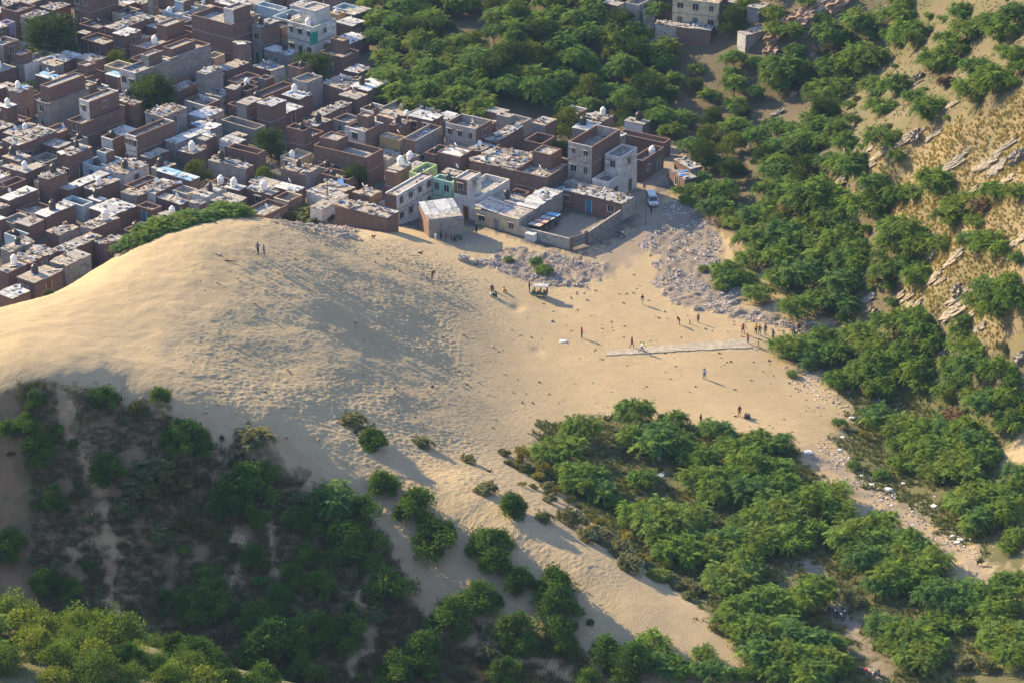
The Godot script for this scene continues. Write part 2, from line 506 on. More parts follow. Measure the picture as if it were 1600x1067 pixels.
func make_zones():
	zgrid.resize(zw * zh)
	stamp_poly(Z.TOWN, [[-140, -570, 0], [-140, -303, 0], [-62, -308, 0], [-46, -338, 0], [-30, -347, 0], [-20, -343, 0], [-12, -341, 0], [745, 352], [840, 385], [905, 400], [1000, 350], [1010, 330], [1050, 300], [1070, 230], [930, 195], [760, 195], [600, 175], [560, 60], [570, 0], [-40, -570, 0]])
	stamp_poly(Z.WOOD, [[600, 175], [760, 195], [930, 195], [1070, 230], [1100, 330], [1180, 400], [1290, 400], [1330, 240], [1260, 60], [1240, 0], [60, -570, 0], [-40, -570, 0], [570, 0], [560, 60]])
	stamp_poly(Z.HILL, [[1290, 400], [1330, 240], [1260, 60], [1240, 0], [60, -570, 0], [140, -570, 0], [140, -190, 0], [90, -215, 0], [1600, 740], [1500, 640], [1440, 560], [1300, 500], [1230, 470], [1180, 400]])
	stamp_poly(Z.GRASS, [[1700, 90], [1600, 135], [1540, 180], [1460, 200], [1380, 240], [1330, 300], [1370, 330], [1420, 390], [1400, 470], [1480, 500], [1530, 540], [1600, 560], [1700, 540]])
	stamp_poly(Z.GRASS, [[1380, 300], [1500, 320], [1480, 380], [1400, 400]])
	stamp_poly(Z.SCRUB, [[800, 722], [860, 660], [960, 650], [1090, 662], [1230, 700], [1280, 745], [1330, 800], [1420, 870], [1560, 930], [1640, 960], [70, -190, 0], [20, -195, 0], [1180, 1066], [1080, 935], [1000, 872], [900, 792]])
	stamp_poly(Z.SCRUB, [[1210, 540], [1290, 590], [1330, 650], [1300, 690], [1360, 760], [1470, 830], [1600, 900], [1640, 700], [1500, 640], [1440, 560], [1330, 510]])
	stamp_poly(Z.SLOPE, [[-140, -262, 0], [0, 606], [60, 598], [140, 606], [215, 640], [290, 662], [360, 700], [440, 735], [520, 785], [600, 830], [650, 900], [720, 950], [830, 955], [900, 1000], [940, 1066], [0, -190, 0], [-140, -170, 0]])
	stamp_poly(Z.SCRUB, [[90, -200, 0], [20, -204, 0], [-20, -204, 0], [90, -150, 0]])
	stamp_poly(Z.SCRUB, [[-140, -216, 0], [-60, -214, 0], [-15, -206, 0], [0, -196, 0], [0, -150, 0], [-140, -150, 0]])
	stamp_poly(Z.DUMP, [[735, 408], [800, 388], [880, 398], [950, 405], [965, 425], [930, 445], [870, 448], [810, 435], [770, 420]])
	stamp_poly(Z.DUMP, [[1020, 320], [1075, 312], [1115, 345], [1130, 400], [1170, 465], [1130, 490], [1060, 480], [1035, 455], [1025, 400], [1000, 365]])
	stamp_poly(Z.DUMP, [[1130, 480], [1200, 488], [1260, 505], [1240, 515], [1190, 505], [1130, 495]])
	stamp_poly(Z.DUMP, [[420, 348], [500, 345], [560, 362], [540, 375], [470, 362]])
	stamp_line(Z.ROAD, [[1015, 345], [1000, 300], [1035, 262], [1055, 235]], 2.2)
	stamp_poly(Z.ROAD, [[905, 405], [1005, 352], [1040, 340], [1010, 380], [990, 420], [960, 415]])
	stamp_poly(Z.YARD, [[690, 372], [740, 360], [765, 375], [740, 385], [700, 385]])
	stamp_line(Z.ROAD, [[1255, 705], [1300, 725], [1340, 765], [1400, 800], [1470, 850], [1550, 900]], 1.1)
	stamp_line(Z.ROAD, [[1270, 880], [1300, 930], [1330, 985], [1380, 1060]], 1.0)
	stamp_line(Z.TRAIL, [[115, 620], [130, 690], [148, 770], [160, 830], [190, 880], [185, 940]], 0.9)
	stamp_line(Z.TRAIL, [[160, 830], [110, 870]], 0.6)
	stamp_line(Z.TRAIL, [[180, 940], [230, 995], [260, 1010]], 0.8)
	stamp_line(Z.TRAIL, [[360, 840], [372, 880], [362, 910]], 0.8)
	stamp_line(Z.TRAIL, [[415, 800], [440, 890], [470, 900]], 0.6)
	stamp_line(Z.TRAIL, [[610, 880], [660, 960], [740, 1000], [800, 1020], [900, 1060]], 0.8)
	stamp_line(Z.TRAIL, [[560, 900], [580, 960], [550, 1050]], 0.7)
	stamp_line(Z.TRAIL, [[640, 760], [560, 800], [440, 700]], 1.0)
	stamp_poly(Z.TRAIL, [[600, 850], [660, 870], [760, 920], [880, 970], [960, 1000], [880, 1010], [760, 975], [660, 960]])
	stamp_poly(Z.YARD, [[820, 366], [898, 392], [975, 352], [900, 332]])
	stamp_line(Z.SAND, [[1600, 705], [1640, 715]], 2.0)

func zone_color(id: int) -> Color:
	match id:
		Z.SAND: return Color(0.545, 0.43, 0.265)
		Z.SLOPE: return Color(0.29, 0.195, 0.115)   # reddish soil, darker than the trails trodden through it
		Z.SCRUB: return Color(0.17, 0.165, 0.07)
		Z.DUMP: return Color(0.31, 0.26, 0.215)
		Z.ROAD: return Color(0.38, 0.31, 0.24)
		Z.GRASS: return Color(0.31, 0.25, 0.14)
		Z.HILL: return Color(0.185, 0.155, 0.09)
		Z.TOWN: return Color(0.16, 0.142, 0.13)
		Z.WOOD: return Color(0.15, 0.125, 0.075)
		Z.TRAIL: return Color(0.50, 0.37, 0.225)
		Z.YARD: return Color(0.38, 0.32, 0.25)
	return Color(0.3, 0.27, 0.24)

func spaced(from: float, to: float, step: float) -> Array:
	var r := []
	var n := int(ceil((to - from) / step))
	for i in n:
		r.append(from + (to - from) * i / n)
	return r

var pits := []

func relief(x: float, z: float, sandy: float, fine: bool) -> float:
	# uneven ground on top of the smooth relief: footprints and drag marks in sand, lumps elsewhere
	var y := ground(x, z)
	y += 0.12 * n_mid.get_noise_2d(x, z) * (1.0 - 0.55 * sandy) + 0.25 * n_big.get_noise_2d(x * 2.0, z * 2.0) * (1.0 - sandy) + 0.5 * sandy * smoothstep(1.0, 8.0, y) * n_big.get_noise_2d(x * 3.2 + 40.0, z * 3.2)
	if sandy < 0.9 and zone(x, z) == Z.DUMP:
		y += 0.7 * absf(n_mid.get_noise_2d(x * 2.2, z * 2.2)) + 0.15 * n_fine.get_noise_2d(x, z)
	elif fine and x > -15.0 and x < 12.0 and z > -330.0 and z < -285.0:
		for p in pits:
			var d2 := Vector2(x - p.x, (z - p.z) * 0.7).length_squared()
			if d2 < 9.0:
				y += p.y * exp(-d2 * 1.1)
	if fine and sandy > 0.3:
		var steep: float = smoothstep(1.0, 5.0, ground(x, z)) * smoothstep(20.5, 16.0, ground(x, z))
		var walked: float = smoothstep(-0.25, 0.3, n_big.get_noise_2d(x * 1.7 + 90.0, z * 1.7))
		var amp := (0.035 + 0.085 * steep) * sandy * (0.5 + 0.7 * walked)
		var c := n_cell.get_noise_2d(x, z)            # about -1 at the middle of a print
		y += amp * clampf(c * 1.3 + 0.9, -0.6, 0.8)
		y += 0.035 * n_fine.get_noise_2d(x * 3.0, z * 3.0)
		# long sliding tracks running down the dune towards the flat
		var al := x * 0.93 + z * 0.37
		var ac := -x * 0.37 + z * 0.93
		var band: float = smoothstep(-0.1, 0.25, n_big.get_noise_2d(al * 0.35, ac * 2.0))
		y += 0.16 * steep * band * n_fine.get_noise_2d(al * 0.09, ac * 1.5)
	return y

func make_ground():
	for p in [[808, 480, -0.35], [840, 547, -0.2]]:   # hollows dug in the sand
		var q := on_ground(p[0], p[1])
		pits.append(Vector3(q.x, p[2], q.z))
	var xs := spaced(-420, -132, 24) + spaced(-132, -66, 1.2) + spaced(-66, -50, 0.4) + spaced(-50, 14, 0.2) + spaced(14, 64, 0.4) + spaced(64, 132, 1.2) + spaced(132, 420, 24) + [420.0]
	var zs := spaced(-900, -558, 24) + spaced(-558, -420, 2.0) + spaced(-420, -324, 1.0) + spaced(-324, -228, 0.21) + spaced(-228, -196, 0.5) + spaced(-196, -160, 1.5) + spaced(-160, -130, 6) + [-130.0]
	var nx := xs.size()
	var nz := zs.size()
	var vs := PackedVector3Array()
	var cs := PackedColorArray()
	vs.resize(nx * nz)
	cs.resize(nx * nz)
	var cols := []
	for i in 12:
		cols.append(zone_color(i))
	for j in nz:
		for i in nx:
			var x: float = xs[i]
			var z: float = zs[j]
			var w1 := n_mid.get_noise_2d(x, z) * 3.0
			var w2 := n_mid.get_noise_2d(z + 300.0, x) * 3.0
			var f1 := n_fine.get_noise_2d(x, z) * 1.6
			var za := zone(x + w1, z + w2)
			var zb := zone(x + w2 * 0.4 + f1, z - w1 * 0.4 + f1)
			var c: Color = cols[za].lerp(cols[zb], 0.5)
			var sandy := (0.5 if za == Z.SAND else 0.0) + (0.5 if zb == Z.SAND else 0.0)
			if za == Z.SCRUB or za == Z.HILL or za == Z.SLOPE:     # short grass and litter in patches
				var t := smoothstep(-0.1, 0.35, n_mid.get_noise_2d(x * 1.7 + 50.0, z * 1.7) + 0.5 * f1)
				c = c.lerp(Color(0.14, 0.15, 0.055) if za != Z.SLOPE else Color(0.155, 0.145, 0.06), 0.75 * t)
			if za == Z.GRASS:
				var t := smoothstep(0.0, 0.4, n_mid.get_noise_2d(x * 0.9 + 50.0, z * 0.9))
				c = c.lerp(Color(0.22, 0.21, 0.09), 0.6 * t)
			var k := 1.0 + 0.10 * n_big.get_noise_2d(x * 3.0, z * 3.0) + 0.09 * n_fine.get_noise_2d(x * 0.6, z * 0.6)
			c = c * k
			c.a = 1.0
			cs[j * nx + i] = c
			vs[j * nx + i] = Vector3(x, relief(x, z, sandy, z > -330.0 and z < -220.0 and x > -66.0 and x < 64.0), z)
	var ix := PackedInt32Array()
	for j in nz - 1:
		for i in nx - 1:
			var a := j * nx + i
			ix.append_array([a, a + 1, a + nx, a + 1, a + nx + 1, a + nx])
	var nr := PackedVector3Array()
	nr.resize(nx * nz)
	for j in nz:
		for i in nx:
			var a := vs[j * nx + mini(i + 1, nx - 1)] - vs[j * nx + maxi(i - 1, 0)]
			var b := vs[mini(j + 1, nz - 1) * nx + i] - vs[maxi(j - 1, 0) * nx + i]
			nr[j * nx + i] = b.cross(a).normalized()
	var arr := []
	arr.resize(Mesh.ARRAY_MAX)
	arr[Mesh.ARRAY_VERTEX] = vs
	arr[Mesh.ARRAY_NORMAL] = nr
	arr[Mesh.ARRAY_COLOR] = cs
	arr[Mesh.ARRAY_INDEX] = ix
	var am := ArrayMesh.new()
	am.add_surface_from_arrays(Mesh.PRIMITIVE_TRIANGLES, arr)
	var o := part("ground", am, M.ground, self)
	o.set_meta("kind", "structure")
	o.set_meta("label", "pale sand dune, flat sand, soil and hillside in one sheet")
	o.set_meta("category", "ground")

# ---------- town ----------
var unit_box: ArrayMesh
var feet := []      # footprints of houses already standing
var tile_at := [[0, 0], [0, 0], [300, 0], [600, 0], [900, 0], [0, 220], [350, 180], [600, 170], [850, 170]]   # corners of the photo crops the houses were read from

func crop_px(t: int, x: float, y: float) -> Vector2:
	return Vector2(tile_at[t][0] + x / 3.9525, tile_at[t][1] + y / 3.9525)

func px_per_m(q: Vector3) -> float:
	var p := deg_to_rad(PITCH)
	var d := q - Vector3(0, CAM_Y, 0)
	return F / d.dot(Vector3(0, -sin(p), -cos(p)))

func cube(parent, called, c: Vector3, size: Vector3, m, turn := Vector3.ZERO) -> MeshInstance3D:
	var o := part(called, unit_box, m, parent)
	o.position = c
	o.scale = size
	o.rotation = turn
	return o

func rect_of(c: Vector3, a: Vector3, b: Vector3, la: float, lb: float) -> PackedVector2Array:
	var r := PackedVector2Array()
	for k in [[0, 0], [1, 0], [1, 1], [0, 1]]:
		var q: Vector3 = c + a * la * k[0] + b * lb * k[1]
		r.append(Vector2(q.x, q.z))
	return r

func clash(r: PackedVector2Array, gap := 0.0) -> bool:
	var mid := (r[0] + r[2]) * 0.5
	var rad := r[0].distance_to(r[2]) * 0.5
	for f in feet:
		if mid.distance_to(f.mid) > rad + f.rad + gap:
			continue
		var apart := false
		for pair in [[r, f.r], [f.r, r]]:
			for e in 2:
				var ax: Vector2 = (pair[0][e + 1] - pair[0][e]).normalized()
				var n := ax
				var lo1 := INF; var hi1 := -INF; var lo2 := INF; var hi2 := -INF
				for p in pair[0]:
					lo1 = minf(lo1, p.dot(n)); hi1 = maxf(hi1, p.dot(n))
				for p in pair[1]:
					lo2 = minf(lo2, p.dot(n)); hi2 = maxf(hi2, p.dot(n))
				if hi1 + gap < lo2 or hi2 + gap < lo1:
					apart = true
		if not apart:
			return true
	return false

func claim(r: PackedVector2Array):
	feet.append({"r": r, "mid": (r[0] + r[2]) * 0.5, "rad": r[0].distance_to(r[2]) * 0.5})

func window_on(parent, face: String, along: float, y: float, w: float, h: float, lb: float, la: float, x0 := 0.0, z1 := 0.0, hood := true):
	# face "a" looks left (local -x), face "b" looks right (local +z)
	var g := Node3D.new()
	g.name = "window"
	parent.add_child(g, true)
	g.position = Vector3(x0, y, z1 - along) if face == "a" else Vector3(x0 + along, y, z1)
	g.rotation.y = -PI / 2 if face == "a" else 0.0
	for s in [-1, 1]:
		cube(g, "jamb", Vector3(s * w * 0.5, 0, 0.03), Vector3(0.09, h + 0.09, 0.1), M.frame)
	cube(g, "sill", Vector3(0, -h * 0.5 - 0.03, 0.05), Vector3(w + 0.2, 0.07, 0.16), M.frame)
	if hood:
		cube(g, "hood", Vector3(0, h * 0.5 + 0.12, 0.2), Vector3(w + 0.4, 0.08, 0.45), M.cement)
	cube(g, "pane", Vector3(0, 0, 0.005), Vector3(w, h, 0.03), M.pane)
	if w > 0.8:
		cube(g, "bar", Vector3(0, 0, 0.03), Vector3(0.06, h, 0.05), M.frame)

func block(t, x0: float, x1: float, z0: float, z1: float, y0: float, y1: float, ma, mb, deck, pp: float, open := false):
	var th := 0.24
	for w in [["a", Vector3(x0 + th * 0.5, 0, (z0 + z1) * 0.5), Vector3(th, 0, z1 - z0), ma], ["d", Vector3(x1 - th * 0.5, 0, (z0 + z1) * 0.5), Vector3(th, 0, z1 - z0), ma],
			["b", Vector3((x0 + x1) * 0.5, 0, z1 - th * 0.5 - 0.002), Vector3(x1 - x0 - 2 * th, 0, th - 0.004), mb], ["c", Vector3((x0 + x1) * 0.5, 0, z0 + th * 0.5 + 0.002), Vector3(x1 - x0 - 2 * th, 0, th - 0.004), mb]]:
		var c: Vector3 = w[1]
		var s: Vector3 = w[2]
		# uneven wall heads
		var dy := rng.randf_range(-0.12, 0.0) * (1.0 if pp > 0.2 else 0.0)
		c.y = (y0 + y1 + dy) * 0.5
		s.y = y1 + dy - y0
		# wall ends of side b are hidden behind the corner piers of side a, so give the b face its own skin
		cube(t, "wall", c, s, w[3])
	if mb != ma:
		cube(t, "wall_face", Vector3((x0 + x1) * 0.5, (y0 + y1 - 0.13) * 0.5, z1 + 0.011), Vector3(x1 - x0 - 0.004, y1 - 0.13 - y0, 0.02), mb)
	if not open:
		cube(t, "roof", Vector3((x0 + x1) * 0.5, y1 - pp - 0.1, (z0 + z1) * 0.5), Vector3(x1 - x0 - 2 * th - 0.01, 0.2, z1 - z0 - 2 * th - 0.01), deck)

func laid_roof(t, kind: String, lb: float, la: float, h: float, r: RandomNumberGenerator, pitch := 0.0):
	# stone slabs or metal sheets laid side by side, each a piece of its own
	var set_ = {"slabs": ["stone_pale", "stone_gray", "stone_gray", "stone_warm", "stone_pale"], "tin": ["tin", "tin_white", "tin_white", "tin"], "rusty": ["tin_rusty", "tin", "tin_rusty"], "blue": ["tin_blue", "tin_blue", "pale_blue"], "mess": ["stone_gray", "stone_pale", "deck_dark", "tin", "stone_warm"]}[kind]
	var n := maxi(2, int(lb / (0.85 if kind == "slabs" or kind == "mess" else 1.05)))
	var w := lb / n
	var rows := 1 if la < 4.5 else 2
	if kind == "mess":
		rows += 1
	for i in n:
		for j in rows:
			var over := 0.18
			var l := (la + over * 2) / rows
			var dz := -la * 0.5 + (j - (rows - 1) * 0.5) * l
			var miss: float = {"mess": 0.22, "slabs": 0.05, "tin": 0.03, "rusty": 0.0, "blue": 0.04}[kind]
			if r.randf() < miss:
				continue
			var wob := 0.012 if kind != "mess" else 0.05
			var c := Vector3((i + 0.5) * w + r.randf_range(-0.03, 0.03), h + 0.075 + r.randf_range(0, 0.035) + (i % 2) * 0.035 + (j % 2) * 0.02 - tan(pitch) * (dz + la * 0.5), dz + r.randf_range(-0.1, 0.1))
			cube(t, "roof_slab" if kind == "slabs" or kind == "mess" else "roof_sheet", c, Vector3(w * r.randf_range(0.92, 1.04), 0.06 if kind != "slabs" else 0.09, l * r.randf_range(0.93, 1.03)), M[set_[r.randi() % set_.size()]], Vector3(pitch + r.randf_range(-wob, wob), r.randf_range(-wob, wob) * 2.0, r.randf_range(-wob, wob)))

func clutter(t, x0: float, x1: float, z0: float, z1: float, y: float, n: int, r: RandomNumberGenerator):
	# loose stones, bricks, boards and rags left on a roof; too small to tell apart one by one
	if n <= 0:
		return
	var by := {}
	for i in n:
		var k: String = ["brick", "stone_pale", "stone_gray", "wood", "tin_white", "deck_dark", "white", "stone_pale", "brick", "stone_gray", "stone_gray", "stone_warm", "tarp_blue", "stone_warm", "deck_dark", "tin"][r.randi() % 16]
		if not by.has(k):
			by[k] = st_new()
		var big := r.randf()
		var h := Vector3(r.randf_range(0.08, 0.28), r.randf_range(0.05, 0.14), r.randf_range(0.08, 0.28))
		if big > 0.8:
			h = Vector3(r.randf_range(0.4, 0.9), 0.04, r.randf_range(0.12, 0.5))
		box(by[k], Vector3(r.randf_range(x0, x1), y + h.y + 0.02, r.randf_range(z0, z1)), h, Basis.from_euler(Vector3(r.randf_range(-0.25, 0.25), r.randf() * TAU, r.randf_range(-0.25, 0.25))))
	for k in by:
		var o := part("roof_clutter", done(by[k]), M[k], t)
		o.set_meta("kind", "stuff")

func water_tank(q: Vector3, m: String, label: String, group: String, s := 1.0):
	var t := thing("water_tank", label, "water tank", q, 0.0, group)
	var a := st_new()
	var prof := [Vector2(0.0, 0.0), Vector2(0.5, 0.0)]
	for i in 5:
		prof.append(Vector2(0.53, 0.05 + i * 0.22))
		prof.append(Vector2(0.5, 0.16 + i * 0.22))
	prof += [Vector2(0.42, 1.16), Vector2(0.22, 1.3), Vector2(0.2, 1.34)]
	lathe(a, prof)
	var b := part("body", done(a), M[m], t)
	var c := st_new()
	lathe(c, [Vector2(0.0, 1.341), Vector2(0.24, 1.341), Vector2(0.24, 1.42), Vector2(0.0, 1.45)])
	part("lid", done(c), M[m], t)
	t.scale = Vector3.ONE * s

func satellite_dish(q: Vector3, turn: float):
	var t := thing("satellite_dish", "small pale satellite dish on a rooftop mast", "satellite dish", q, turn, "satellite dishes on the roofs")
	var a := st_new()
	tube(a, [Vector3(0, 0, 0), Vector3(0, 0.8, 0)], [0.03, 0.03])
	part("mast", done(a), M.iron, t)
	var d := st_new()
	lathe(d, [Vector2(0.0, 0.0), Vector2(0.22, 0.03), Vector2(0.42, 0.13), Vector2(0.43, 0.15)], Vector3.ZERO, 14)
	var o := part("reflector", done(d), M.tank_white, t)
	o.position = Vector3(0, 0.85, 0.05)
	o.rotation = Vector3(1.1, 0, 0)
	var f := st_new()
	tube(f, [Vector3(0, 0.7, 0.1), Vector3(0, 0.95, 0.55)], [0.02, 0.02])
	part("arm", done(f), M.iron, t)

var mat_word := {"brick": "red brick", "brick_dark": "dark brick", "brick_pale": "pale brick", "cement": "grey cement", "cement_pale": "pale grey", "white": "whitewashed", "cream": "cream", "ochre": "ochre", "mint": "mint green", "lime": "lime green", "teal": "teal", "lilac": "lilac", "pale_blue": "pale blue", "pink": "pink"}
var roof_word := {"deck": "flat parapeted roof", "slabs": "stone slab roof", "tin": "pale sheet roof", "rusty": "rust streaked metal roof", "blue": "blue sheet roof", "mess": "scrap littered roof", "open": "unroofed top"}

var town_marks := [[80, 92, "by the broad dark tree"], [181, 120, "by the bright young tree"], [210, 150, "near the tall white-fronted house"], [243, 190, "by the spreading tree"], [135, 30, "near the square brick tower"], [350, 70, "near the three-storey brick block"], [485, 70, "near the house with green cloth"], [485, 138, "by the leafy tree under the wood"], [60, 190, "near the teal house"], [225, 215, "near the house with blue cloth"], [306, 284, "by the yellow-green tree"], [360, 275, "near the grey jumbled-roof house"], [422, 246, "by the tall full tree"], [556, 296, "by the round tree"], [560, 230, "near the largest brick house"], [620, 220, "near the ochre house"], [700, 270, "near the mint green house"], [740, 210, "near the walled roof terrace"], [860, 290, "near the windowless brick block"], [925, 300, "near the three-storey grey house"], [250, 285, "near the sky blue roof"], [160, 320, "near the blue tank"], [60, 330, "behind the dune crest"], [60, 430, "close behind the dune"], [20, 60, "near the lilac house"], [45, 156, "by the dirt yard"], [1000, 20, "above the wood"], [730, 10, "above the wood"], [330, 210, "near the roofless grey lot"], [395, 140, "near the dark house with black tank"], [130, 265, "near the brick house row"]]

func near_mark(q: Vector3, marks: Array) -> String:
	var best := 1e9
	var word := ""
	for m in marks:
		if m.size() < 4:
			var g := on_ground(m[0], m[1])
			m.append(g)
		var d := Vector2(m[3].x - q.x, m[3].z - q.z).length()
		if d < best:
			best = d
			word = m[2]
	return word

func house(c: Vector3, turn_deg: float, la: float, lb: float, h: float, ma: String, mb: String, roof: String, label := "", o := {}) -> Node3D:
	var storeys := clampi(int(round(h / 3.1)), 1, 3)
	var group := ""
	if label == "":
		var kind: String = mat_word[mb] if ma == mb else "%s-fronted" % mat_word[ma]
		label = "%s %s %s, %s, %s" % [["low", "two-storey", "three-storey"][storeys - 1], kind, o.get("kind", "house"), roof_word[roof], near_mark(c, town_marks)]
		group = "%s %s %ss, %s" % [["one-storey", "two-storey", "three-storey"][storeys - 1], kind, o.get("kind", "house"), roof_word[roof]]
	var r := RandomNumberGenerator.new()
	r.seed = int(c.x * 971 + c.z * 577) + 13
	var t := thing(o.get("kind", "house"), label, o.get("kind", "house"), c, PI / 2 - deg_to_rad(turn_deg), group)
	var pp: float = {"deck": 0.7, "open": 1.3}.get(roof, 0.0)
	pp = o.get("parapet", pp)
	var deck = M[o.get("deck", ["deck", "deck", "deck_dark", "deck_sand", "stone_pale"][r.randi() % 5])]
	block(t, 0, lb, -la, 0, -1.2, h, M[ma], M[mb], deck, pp if pp > 0.0 else 0.0, false)
	if roof in ["slabs", "tin", "rusty", "blue", "mess"]:
		laid_roof(t, roof, lb, la, h, r, o.get("pitch", 0.0))
	# floor bands on the brick faces, door and windows
	for k in range(1, storeys):
		var y := h * k / storeys
		cube(t, "floor_band", Vector3(lb * 0.5, y, 0.03), Vector3(lb - 0.02, 0.16, 0.06), M.cement)
		cube(t, "floor_band", Vector3(-0.02, y, -la * 0.5), Vector3(0.06, 0.16, la - 0.02), M.cement)
	var sh := h / storeys
	for k in storeys:
		for f in ["a", "b"]:
			var len_ := la if f == "a" else lb
			var n: int = o.get("win_" + f, int(len_ / 3.4) if r.randf() < (0.6 if f == "a" else 0.35) else 0)
			for i in n:
				var al := len_ * (i + 0.5) / n
				var y := sh * k + minf(1.75, sh * 0.55)
				if k == 0 and i == n / 2 and sh > 2.4:
					var g := Node3D.new()
					g.name = "door"
					t.add_child(g, true)
					g.position = Vector3(0, 1.05, -al) if f == "a" else Vector3(al, 1.05, 0.02)
					g.rotation.y = -PI / 2 if f == "a" else 0.0
					var dm = M[o.get("door", ["wood", "door_green", "door_gray", "iron", "door_blue"][r.randi() % 5])]
					cube(g, "leaf", Vector3(0, 0, 0.02), Vector3(0.95, 2.1, 0.06), dm)
					for s in [-1, 1]:
						cube(g, "frame", Vector3(s * 0.54, 0, 0.04), Vector3(0.1, 2.2, 0.12), M.frame)
				else:
					window_on(t, f, al, y, r.randf_range(0.8, 1.25), r.randf_range(0.9, 1.25), lb, la, 0.0, 0.02 if f == "b" else 0.0, r.randf() < 0.6)
	for u in o.get("up", []):   # rooms on the roof: x from, x to, z from, z to (as fractions), height, wall a, wall b, roof
		var y0: float = h - pp
		block(t, lb * u[0] + 0.03, lb * u[1] - 0.03, -la * u[3] + 0.03, -la * u[2] - 0.03, y0, h + u[4], M[u[5]], M[u[6]], deck, 0.35, false)
		if u.size() > 7 and u[7] > 0:
			for i in u[7]:
				window_on(t, "a", la * (u[2] + (u[3] - u[2]) * (i + 0.5) / u[7]), h + u[4] * 0.5, 0.95, 1.1, lb, la, lb * u[0] + 0.03, 0.0)
			window_on(t, "b", lb * (u[0] + u[1]) * 0.5, h + u[4] * 0.5, 0.9, 1.1, lb, la, 0.0, -la * u[2] + 0.0)
	if roof == "deck" and not o.has("up") and not o.has("name") and lb > 4.6 and la > 3.6 and r.randf() < 0.4:   # stair head
		o = o.duplicate()
		o["up"] = [[0.55, 0.98, 0.35, 0.95, r.randf_range(1.2, 2.2), mb, "brick", r.randi() % 2]]
		var u: Array = o.up[0]
		block(t, lb * u[0] + 0.03, lb * u[1] - 0.03 - 0.26, -la * u[3] + 0.29, -la * u[2] - 0.03, h - pp, h + u[4], M[u[5]], M[u[6]], deck, 0.3, false)
	var roof_y := h - pp + (0.02 if pp > 0.0 else 0.16)
	var free: float = o.up[0][0] if o.has("up") else 1.0
	if roof != "open" and not o.has("pitch") and free > 0.15:
		var m: float = {"mess": 1.1, "slabs": 0.4, "deck": 0.35, "tin": 0.35, "blue": 0.3, "rusty": 0.1}[roof]
		var in_ := 0.5 if pp > 0.0 else 0.1
		clutter(t, in_, lb * free - in_, -la + in_, -in_, roof_y, int(m * la * lb * free * r.randf_range(0.5, 1.2)), r)
	if free > 0.3 and not o.has("pitch") and r.randf() < o.get("tank", 0.3):
		var pos := t.transform * Vector3(lb * free * r.randf_range(0.25, 0.75), roof_y - (0.0 if pp > 0.0 else -0.03), -la * r.randf_range(0.35, 0.8))
		var k := r.randi() % 3
		water_tank(pos, ["tank_white", "tank_black", "tank_black"][k], ["white plastic water tank on a rooftop in the town", "black plastic water tank on a rooftop in the town", "black plastic water tank on a rooftop in the town"][k], ["white rooftop water tanks", "black rooftop water tanks", "black rooftop water tanks"][k], r.randf_range(0.85, 1.15))
	elif free > 0.3 and not o.has("pitch") and r.randf() < 0.22:
		satellite_dish(t.transform * Vector3(lb * free * r.randf_range(0.2, 0.8), roof_y - 0.01, -la * r.randf_range(0.3, 0.8)), r.randf_range(0.5, 2.5))
	return t

func house_px(row: Array):
	# crop, roof corner nearest the camera (crop pixels), width of the left and right face (crop pixels), height, walls, roof, label, options
	var o: Dictionary = row[10] if row.size() > 10 else {}
	var p := crop_px(row[0], row[1], row[2])
	var h: float = row[5]
	var q := at_h(p.x, p.y, h)
	var g := 0.0
	if o.has("on_hill"):
		q = on_ground(p.x, p.y + h * 0.94 * px_per_m(q))
		g = q.y - 0.2
	else:
		for i in 4:
			g = maxf(0.0, ground(q.x, q.z))
			q = at_h(p.x, p.y, g + h)
	q.y = g
	var deg: float = o.get("turn", 32.0 if row[0] >= 6 else 37.0)
	var tr := deg_to_rad(deg)
	var s := px_per_m(q) * 3.9525
	var la: float = maxf(2.2, row[3] / (s * cos(tr)))
	var lb: float = maxf(2.2, row[4] / (s * sin(tr)))
	var a := Vector3(-cos(tr), 0, -sin(tr))
	var b := Vector3(sin(tr), 0, -cos(tr))
	var r := rect_of(q, a, b, la, lb)
	var best := -1.0
	if clash(r, -0.02):
		# keep the corner that shows and take the largest plan that fits behind it; failing that, stand a little forward
		var keep := [la, lb, q]
		for fwd in [0.0, -0.8, 0.8, -1.6, -2.4]:
			for ka in [1.0, 0.9, 0.8, 0.68, 0.55, 0.42, 0.3]:
				for kb in [1.0, 0.85, 0.7, 0.55, 0.42, 0.3]:
					var c: Vector3 = q - (a + b).normalized() * fwd
					if la * ka < 1.8 or lb * kb < 1.8 or ka * kb <= best:
						continue
					if not clash(rect_of(c, a, b, la * ka, lb * kb), -0.02):
						best = ka * kb
						keep = [la * ka, lb * kb, c]
			if best > 0.0:
				break
		la = keep[0]
		lb = keep[1]
		q = keep[2]
		r = rect_of(q, a, b, la, lb)
	if clash(r, -0.02):
		print("no room for house at crop ", row[0], " ", row[1], ",", row[2])
		return
	claim(r)
	house(q, deg, la, lb, h, row[6], row[7], row[8], row[9] if row.size() > 9 else "", o)

